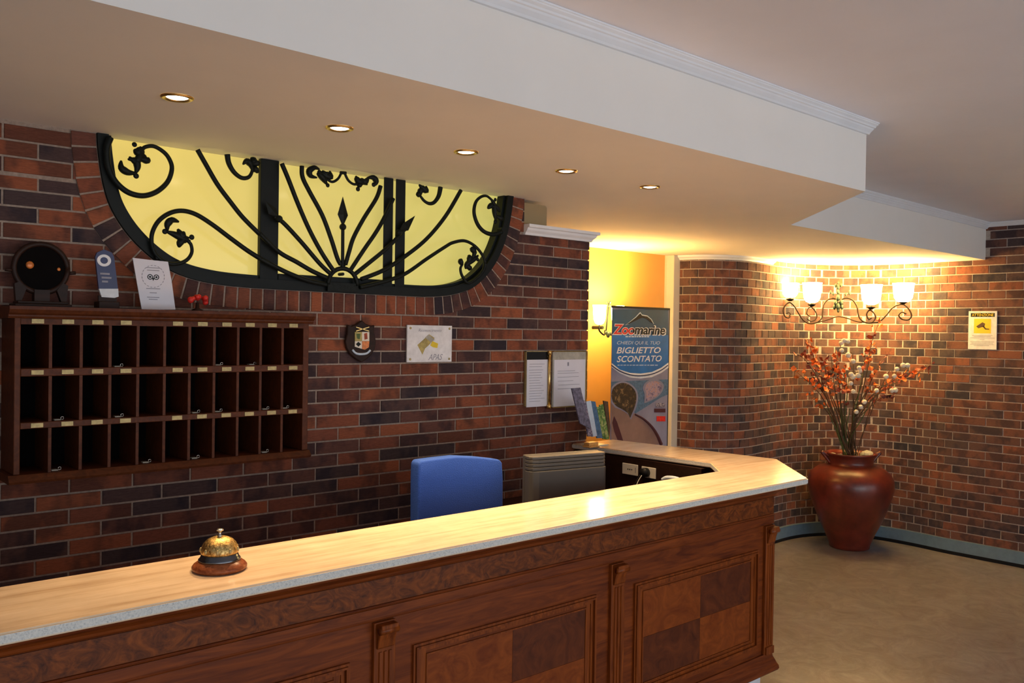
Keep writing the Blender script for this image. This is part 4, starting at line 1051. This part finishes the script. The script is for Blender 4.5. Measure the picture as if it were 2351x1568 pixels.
art([(cx_+(x-cx_)*1.14,cy_+(y-cy_)*1.10) for x,y in teard],fc,2,'drop_border','lilac_print',3)
art(teard,fc,3,'drop_photo','petal_photo',3)
td2=[(850,560),(860,400),(830,300),(870,200),(980,140),(1100,150),(1180,230),(1170,330),(1090,440),(960,520)]
cx2,cy2=1000,330
art([(cx2+(x-cx2)*1.25,cy2+(y-cy2)*1.2) for x,y in td2],fc,2,'drop_border','lilac_print',3)
art(td2,fc,3,'drop_photo','people_photo',3)
MB().tube([p+Vector((0,-0.003,0)) for p in catmull([onv(*fc(x,y),VB) for x,y in ((620,840),(800,940),(960,1090),(1080,1270),(1170,1480))],6)],[0.006+0.008*i/24 for i in range(25)],6).build('curved_stripe','maroon_print',t)
art([(180,880),(240,1000),(300,1180),(370,1400),(260,1400),(180,1200),(140,1020)],fc,2,'dark_fold','maroon_print')
art([(1060,600),(1265,600),(1265,700),(1060,700)],fc,2,'small_photo','brochure_photo')
art([(1030,720),(1265,720),(1265,800),(1030,800)],fc,2,'small_photo','maroon_print')
art([(1080,880),(1265,880),(1265,990),(1080,990)],fc,2,'small_label','red_paint')
def btext(s,x0,x1,y0,y1,mats,layer,name='lettering',**k):
    a=onv(*fb(x0,y1),VB); b=onv(*fb(x1,y0),VB)
    return text_mesh(s,a.x,b.x,a.z,b.z,VB-0.0004-0.0008*layer,mats,t,name,**k)
btext('Zoomarine',135,1285,425,640,['white_paint'],1,'logo_outline',shear=0.15,bold=0.055,spacing=0.96)
btext('Zoomarine',160,1260,440,620,['red_paint','black_plastic'],2,'logo_lettering',shear=0.15,bold=0.02,split=0.36,spacing=0.96)
btext('CHIEDI QUI IL TUO',240,1150,770,850,['pale_blue_print'],2,shear=0.25)
btext('BIGLIETTO',230,1165,895,1030,['white_paint'],2,shear=0.25,bold=0.012)
btext('SCONTATO',235,1185,1070,1215,['white_paint'],2,shear=0.25,bold=0.012)
mb=MB()
x=250
while x<1110:
    w_=random.uniform(30,90); a=onv(*fb(x,1268),VB); b=onv(*fb(min(x+w_,1120),1284),VB); mb.box(a.x,b.x,VB-0.003,VB-0.002,b.z,a.z); x+=w_+18
x=420
while x<920:
    w_=random.uniform(20,60); a=onv(*fb(x,655),VB); b=onv(*fb(x+w_,685),VB); mb.box(a.x,b.x,VB-0.0025,VB-0.0015,b.z,a.z); x+=w_+14
mb.build('small_print','pale_blue_print',t)
dol=[(430,420),(520,360),(640,270),(710,200),(735,180),(770,225),(880,245),(960,310),(1010,400),(930,350),(860,290),(770,270),(700,300),(600,350),(500,400)]
dcx,dcy=740,300
art([(dcx+(x-dcx)*1.07,dcy-8+(y-dcy)*1.18) for x,y in dol],fb,1,'dolphin_outline','pale_blue_print')
art(dol,fb,2,'dolphin_mark','black_plastic')

# ------------------------------------------------------------------ video surveillance sign on right wall
t=thing('camera_sign',(UR-0.003,2.6,1.62),'white and yellow video surveillance sign on the right brick wall','sign')
US=UR-0.008
a=onu(2224,714.5,US); b=onu(2287.5,803,US)
y0,y1,z0,z1=b.y,a.y,min(a.z,b.z),max(a.z,b.z)
MB().box(US,UR-0.0012,y0,y1,z0,z1).build('plate','white_paint',t,bevel=0.001,seg=1)
Wd,Hd=y1-y0,z1-z0
def sg(fx0,fx1,fy0,fy1,name,mat,l=1): # fractions from left/top
    return MB().box(US-0.0008*l,US-0.0008*(l-1),y1-Wd*fx1,y1-Wd*fx0,z1-Hd*fy1,z1-Hd*fy0).build(name,mat,t)
sg(0.08,0.92,0.05,0.15,'header','frame_black'); sg(0.2,0.80,0.20,0.58,'yellow_field','yellow_paint')
cm=MB(); 
def sp_(fx,fy): return (y1-Wd*fx, z1-Hd*fy)
cm.prism([sp_(0.28,0.40),sp_(0.50,0.29),sp_(0.60,0.33),sp_(0.56,0.40),sp_(0.36,0.45)],US-0.0016,US-0.0008,'x')
cm.prism([sp_(0.50,0.40),sp_(0.55,0.38),sp_(0.62,0.45),sp_(0.74,0.46),sp_(0.74,0.48),sp_(0.60,0.48)],US-0.0016,US-0.0008,'x')
cm.build('camera_pictogram','stem_brown',t)
text_mesh('ATTENZIONE',y1-Wd*0.12,y1-Wd*0.88,z1-Hd*0.135,z1-Hd*0.065,US-0.0008,['yellow_paint'],t,'lettering',bold=0.01,to_wall=True)
mb=MB()
for fy,f0,f1 in ((0.635,0.14,0.86),(0.665,0.2,0.8),(0.70,0.07,0.93),(0.745,0.42,0.58),(0.80,0.08,0.92),(0.835,0.12,0.88),(0.87,0.08,0.9),(0.90,0.2,0.75)):
    mb.box(US-0.0008,US,y1-Wd*f1,y1-Wd*f0,z1-Hd*fy-0.0015,z1-Hd*fy+0.0015)
mb.build('text_lines','print_grey',t)

# ------------------------------------------------------------------ wall lamps
def shade(c, r, h, parent, mat='lamp_glass'):
    prof=[(r*0.30,0),(r*0.62,h*0.06),(r*0.86,h*0.25),(r*0.94,h*0.55),(r*0.98,h*0.85),(r*1.05,h),(r*1.01,h),(r*0.92,h*0.84),(r*0.86,h*0.5),(r*0.78,h*0.27),(r*0.5,h*0.09),(r*0.26,h*0.03)]
    MB().lathe(prof,c,24,closed_ends=False).build('glass_shade',mat,parent,smooth=True)
def lamp(c, power, parent, rad=0.03):
    l=bpy.data.lights.new('bulb_light','POINT'); l.energy=power; l.color=(1.0,0.56,0.14); l.shadow_soft_size=rad
    lo=bpy.data.objects.new('bulb_light',l); C.objects.link(lo); lo.location=c; lo.parent=parent; lo.matrix_parent_inverse=Matrix.Translation(-parent.location)
DS=6.98
fs_=lambda x,y:(1780+x/6.915,640+y/6.915)
dsx=lambda px: DS-max(0.0,px-1925)*0.0013
c=ond(1924,705,DS)
wl_=thing('wall_lamp',tuple(c),'four-light wrought iron wall lamp with glowing glass shades in the curved alcove','wall lamp')
def sc_tube(pts,r=0.006,name='scroll_arm',mat='iron',d=DS,taper=None):
    cc=catmull([ond(*fs_(x,y),dsx(fs_(x,y)[0])) for x,y in pts],5); 
    MB().tube(cc,r,7).build(name,mat,wl_,smooth=True)
plain('rust_iron',(0.06,0.035,0.018),0.5,0.5,0.3,60)
sc_tube([(240,590),(205,620),(150,590),(130,500),(160,420),(230,378),(300,430),(360,530),(430,640),(510,700),(600,710),(690,672),(745,605),(760,430),(820,342),(900,310),(960,330),(1000,400)],0.0062,mat='rust_iron')
sc_tube([(560,600),(520,580),(500,540),(520,475),(570,450),(630,510),(660,590),(625,655),(560,672),(505,630)],0.005,mat='rust_iron')
sc_tube([(1000,400),(1080,318),(1160,308),(1240,350),(1300,450),(1315,560),(1350,640),(1430,692),(1540,690),(1592,600),(1545,520),(1490,500),(1450,560),(1480,640),(1530,620)],0.0062,mat='rust_iron')
sc_tube([(1540,692),(1650,680),(1760,580),(1850,470),(1950,415),(2050,415),(2130,500),(2160,590),(2110,650),(2010,640),(1960,580),(2010,530),(2080,560)],0.0062,mat='rust_iron')
sc_tube([(600,710),(720,680),(860,640),(1000,600),(1150,630),(1300,680),(1430,692)],0.005,mat='rust_iron')
sc_tube([(180,560),(210,530),(245,560),(220,590)],0.004,mat='rust_iron')
# central leaves
mb=MB(); random.seed(3)
for x,y,r in ((1000,300,14),(960,380,13),(1050,380,13),(1000,440,16),(940,450,11),(1060,450,11),(1000,500,10),(1000,210,11),(1000,130,12),(960,110,8),(1045,105,8),(1000,70,7),(880,215,8),(1180,220,10),(920,240,7),(1120,250,7)):
    p=ond(*fs_(x,y),DS-0.02); mb.ball((p.x,p.y,p.z),r*0.0012*1.45,8,6,0,(1,0.5,1.15))
mb.build('leaf_boss','verdigris',wl_,smooth=True)
# back plate and fixing to the wall
pb=ond(*fs_(1000,420),DS); pe=ond(*fs_(1000,420),7.262)
MB().tube([pb,pe],0.012,8).build('wall_mount','iron',wl_)
for (x,y,rw,rh,cupy) in ((250,165,19,33,340),(580,200,21,46,425),(1520,230,23,46,470),(2030,200,23,44,385)):
    px,py=fs_(x,y); sd=dsx(px); cp=ond(*fs_(x if x!=250 else 235,cupy),sd); m_=sd/2000
    top_=ond(px,py+rh*0.55,sd)
    cpt=(cp.x,cp.y,cp.z)
    MB().lathe([(0,-0.01),(0.012,-0.008),(0.030,0.004),(0.034,0.010),(0.030,0.010),(0.012,0.002),(0,0.002)],cpt,16).build('drip_pan','iron',wl_,smooth=True)
    MB().tube([cpt,(cp.x,cp.y,top_.z+0.01)],0.008,8).build('candle_stub','iron',wl_)
    shade((cp.x,cp.y,top_.z-0.004),rw*m_*1.0,rh*m_*1.0,wl_)
    lamp((cp.x,cp.y,top_.z+rh*m_*0.72),19,wl_)
# small lamp on the ochre wall, half hidden by the pillar and the banner
cb=onv(1384,752,4.05)
t=thing('wall_lamp',tuple(cb),'glowing iron wall lamp on the ochre wall, between pillar and banner','wall lamp')
MB().tube([(cb.x,4.05,cb.z),(cb.x,VP,cb.z)],0.012,8).build('wall_mount','iron',t)
for s_,hx in ((-1,0.10),(1,0.08)):
    pts=catmull([(cb.x,4.03,cb.z-0.02),(cb.x+s_*hx*0.4,4.0,cb.z-0.05),(cb.x+s_*hx,3.99,cb.z-0.02),(cb.x+s_*hx,3.99,cb.z+0.02)],5)
    MB().tube(pts,0.006,7).build('scroll_arm','iron',t,smooth=True)
    shade((cb.x+s_*hx,3.99,cb.z+0.02),0.045,0.13,t)
    lamp((cb.x+s_*hx,3.99,cb.z+0.12),18,t)
mb=MB()
for dx,dz,r in ((0,-0.05,0.018),(-0.02,-0.035,0.012),(0.022,-0.04,0.012),(0,0.155,0.014),(0.012,0.175,0.010),(-0.012,0.17,0.008)):
    mb.ball((cb.x+dx,4.0,cb.z+dz),r,8,6,0,(1,0.5,1.1))
MB().tube([(cb.x,4.02,cb.z-0.03),(cb.x,4.0,cb.z+0.15)],0.005,6).build('centre_stem','iron',t)
mb.build('leaf_boss','verdigris',t,smooth=True)

# ------------------------------------------------------------------ vase with dried flowers
DV=6.85; mpp=DV/2000
hx,hy=horizon(1959,DV); 
vs_=thing('floor_vase',(hx,hy,ZF),'large glossy dark red terracotta urn standing on the floor in the alcove','vase')
yb=proj((hx,hy,ZF))[1]
zz=lambda y: ZF+(yb-y)*mpp
prof=[(0.0,ZF),(0.135,ZF),(0.150,ZF+0.008),(0.152,zz(1248)),(0.188,zz(1221)),(0.234,zz(1194)),(0.268,zz(1168)),(0.303,zz(1140)),(0.322,zz(1114)),(0.318,zz(1098)),(0.298,zz(1085)),(0.250,zz(1073)),(0.190,zz(1067)),(0.168,zz(1064)),(0.166,zz(1058)),(0.172,zz(1050)),(0.178,zz(1045)),(0.194,zz(1041)),(0.194,zz(1038)),(0.176,zz(1038)),(0.160,zz(1046)),(0.155,zz(1060)),(0.0,zz(1062))]
MB().lathe([(r_,z-ZF) for r_,z in prof],(hx,hy,ZF),64).build('urn_body','vase_glaze',vs_,smooth=True)
tdir=Vector((math.cos(math.atan2(-0.66,0.75)),math.sin(math.atan2(-0.66,0.75)),0))
for s_ in (-1,1):
    p0=Vector((hx,hy,zz(1046)))+tdir*s_*0.165; p1=Vector((hx,hy,zz(1037)))+tdir*s_*0.232; p2=Vector((hx,hy,zz(1050)))+tdir*s_*0.195; p3=Vector((hx,hy,zz(1062)))+tdir*s_*0.165
    MB().tube(catmull([p0,p0.lerp(p1,0.6),p1,p2,p3],4),[0.012]*17,8).build('lug_handle','vase_glaze',vs_,smooth=True)
for k,(x,y,r) in enumerate(((1990,1034,0.058),(1925,1036,0.024),(1912,1041,0.03),(1962,1044,0.028),(1930,1046,0.02))):
    p=ond(x,y,DV+random.uniform(-0.02,0.05)); 
    me=MB().ball((0,0,0),r,9,7,0,(1.2,0.8,0.62)); me.v=[(v[0]*random.uniform(0.85,1.1),v[1],v[2]*random.uniform(0.9,1.1)) for v in me.v]
    o=me.build('stone','stone_grey'); o.location=(p.x,p.y,zz(1046)+r*0.2)
    tag(o,['largest grey stone in the mouth of the urn, at the right','small grey stone at the back left of the urn mouth','pale grey stone at the left rim of the urn','grey stone in the middle of the urn mouth','small grey stone left of the stems in the urn'][k],'stone','stones in the mouth of the urn')
ar=thing('dried_flowers',(hx,hy,zz(1050)),'arrangement of dried orange, rust and white ball branches in the red urn','flowers')
ff=lambda x,y:(1800+x/4.611,720+y/4.611)
base=lambda: Vector((hx,hy,zz(1055)))+Vector((random.uniform(-0.06,0.06),random.uniform(-0.05,0.05),0))
def stem(top, mids, mat='stem_brown', r=0.005, d=0.0):
    b=base(); pts=[b]
    w_=[min(1,(1440-y)/900) for x,y in mids]+[1]
    for (x,y),q_ in zip(mids,w_): pts.append(ond(*ff(x,y),DV+(d-0.20)*q_))
    pts.append(ond(*ff(*top),DV+d-0.20)); cc=catmull(pts,5); m_=len(cc)
    MB().tube(cc,[r*(1-0.7*i/(m_-1)) for i in range(m_)],6).build('stem',mat,ar,smooth=True); return cc
random.seed(11)
branches=[ # top, mids, leaf material, leaves, depth offset
 ((1035,15),[(760,1150),(880,600),(930,300)],'leaf_orange',26,-0.02),
 ((250,285),[(560,1150),(400,700),(300,420)],'leaf_orange',28,-0.06),
 ((100,590),[(540,1150),(380,850),(220,690)],'leaf_orange',14,0.02),
 ((140,430),[(530,1100),(400,760),(250,520)],'leaf_rust',12,-0.1),
 ((570,400),[(620,1100),(590,800),(560,560)],'leaf_orange',18,-0.08),
 ((660,520),[(650,1100),(640,850),(640,650)],'leaf_orange',16,0.04),
 ((430,480),[(600,1100),(480,800),(440,620)],'leaf_rust',20,0.05),
 ((240,870),[(560,1200),(430,1000),(320,900)],'leaf_orange',8,-0.05),
 ((860,360),[(720,1100),(820,750),(850,520)],'leaf_rust',10,0.05),
 ((1440,640),[(740,1150),(950,850),(1220,680)],'leaf_orange',24,-0.05),
 ((1580,520),[(760,1150),(1020,820),(1400,640)],'leaf_rust',12,0.03),
 ((1010,550),[(730,1100),(860,850),(930,680)],'leaf_orange',12,0.0),
 ((1170,860),[(730,1200),(900,1000),(1050,880)],'leaf_wine',10,0.03),
 ((900,800),[(720,1200),(800,1000),(860,880)],'leaf_wine',8,0.05),
 ((330,640),[(560,1150),(430,860),(360,740)],'leaf_wine',12,0.08),
 ((500,430),[(600,1100),(540,800),(510,600)],'leaf_wine',12,0.08),
 ((470,600),[(590,1150),(500,900),(470,760)],'leaf_orange',14,-0.09),
 ((640,720),[(640,1200),(640,1000),(640,860)],'leaf_rust',8,-0.1),
 ((1300,700),[(740,1200),(900,950),(1100,780)],'leaf_rust',12,-0.02),
 ((1100,420),[(740,1100),(880,800),(1000,560)],'leaf_wine',8,0.06),
]
lv=[]
for k_ in range(4):
    mb=MB(); L_,W_=0.028,0.011+0.002*k_; vs=[(0,0,0)]; 
    vs=[(0,0,0),(W_*0.8,L_*0.35,0.003),(W_,L_*0.6,0.004),(0,L_,0.009-0.003*k_),(-W_,L_*0.6,0.004),(-W_*0.8,L_*0.35,0.003),(0,L_*0.5,-0.002)]
    fs=[(0,1,6),(1,2,6),(2,3,6),(3,4,6),(4,5,6),(5,0,6)]
    lv.append((vs,fs))
lmesh={}
def leafmesh(mat,k_):
    if (mat,k_) not in lmesh: lmesh[(mat,k_)]=MB().add(*lv[k_]).mesh('leaf',mat)
    return lmesh[(mat,k_)]
for top_,mids,mt,nl,d in branches:
    cc=stem(top_,mids,'stem_brown',0.0055,d); m_=len(cc)
    for i in range(nl):
        q_=0.55+0.45*(i+random.random())/nl; j=min(m_-1,int(q_*(m_-1))); p=cc[j]
        o=link(leafmesh(mt if random.random()<0.8 else 'leaf_rust',random.randrange(4)),'leaf',ar)
        o.parent=ar; sca=random.uniform(0.9,1.75)
        off_=Vector((random.uniform(-1,1),random.uniform(-1,1),random.uniform(-1,1)))*0.028
        o.matrix_parent_inverse=Matrix.Translation(-ar.location); o.location=p+off_; o.rotation_euler=(random.uniform(0,6.28),random.uniform(0,6.28),random.uniform(0,6.28)); o.scale=(sca,sca,sca)
for top_,mids in (((690,640),[(640,1200),(660,950)]),((590,800),[(620,1250),(600,1000)]),((800,1150),[(700,1350)]),((560,1130),[(600,1350)]),((520,1160),[(590,1340)]),((640,900),[(650,1300)]),((900,960),[(720,1300),(820,1120)]),((460,1000),[(590,1300),(510,1140)]),((700,1000),[(660,1330)]),((760,900),[(700,1300),(740,1080)]),((620,1000),[(640,1300)]),((830,640),[(700,1300),(780,900)])):
    stem(top_,mids,'stem_green',0.0065,random.uniform(-0.06,0.06))
balls=[(605,312),(635,287),(675,295),(610,390),(678,440),(732,505),(795,575),(803,605),(785,655),(710,645),(728,668),(708,738),(732,823),(850,935),(812,988),(765,1040),(980,815),(1080,665),(1168,662),(1195,588),(1260,548),(1308,548),(1140,815),(1180,810)]
bm_=MB().ball((0,0,0),0.0185,12,9).mesh('cotton_ball','cotton_white',True)
groups=[[0,1,2,3,4,5],[6,7,8,9,10,11,12],[13,14,15],[16,22,23],[17,18,19,20,21]]
dd_=-0.32
for x,y in balls:
    p=ond(*ff(x,y),DV+dd_); o=link(bm_,'cotton_ball',ar); o.location=p; o.matrix_parent_inverse=Matrix.Translation(-ar.location); s_=random.uniform(0.9,1.15); o.scale=(s_,s_,s_)
for g in groups:
    pts=sorted([balls[i] for i in g],key=lambda q:-q[1]); b=base()
    cc=catmull([b]+[ond(*ff(x,y),DV+dd_+0.012) for x,y in pts],5); MB().tube(cc,0.0028,5).build('stem','stem_brown',ar,smooth=True)
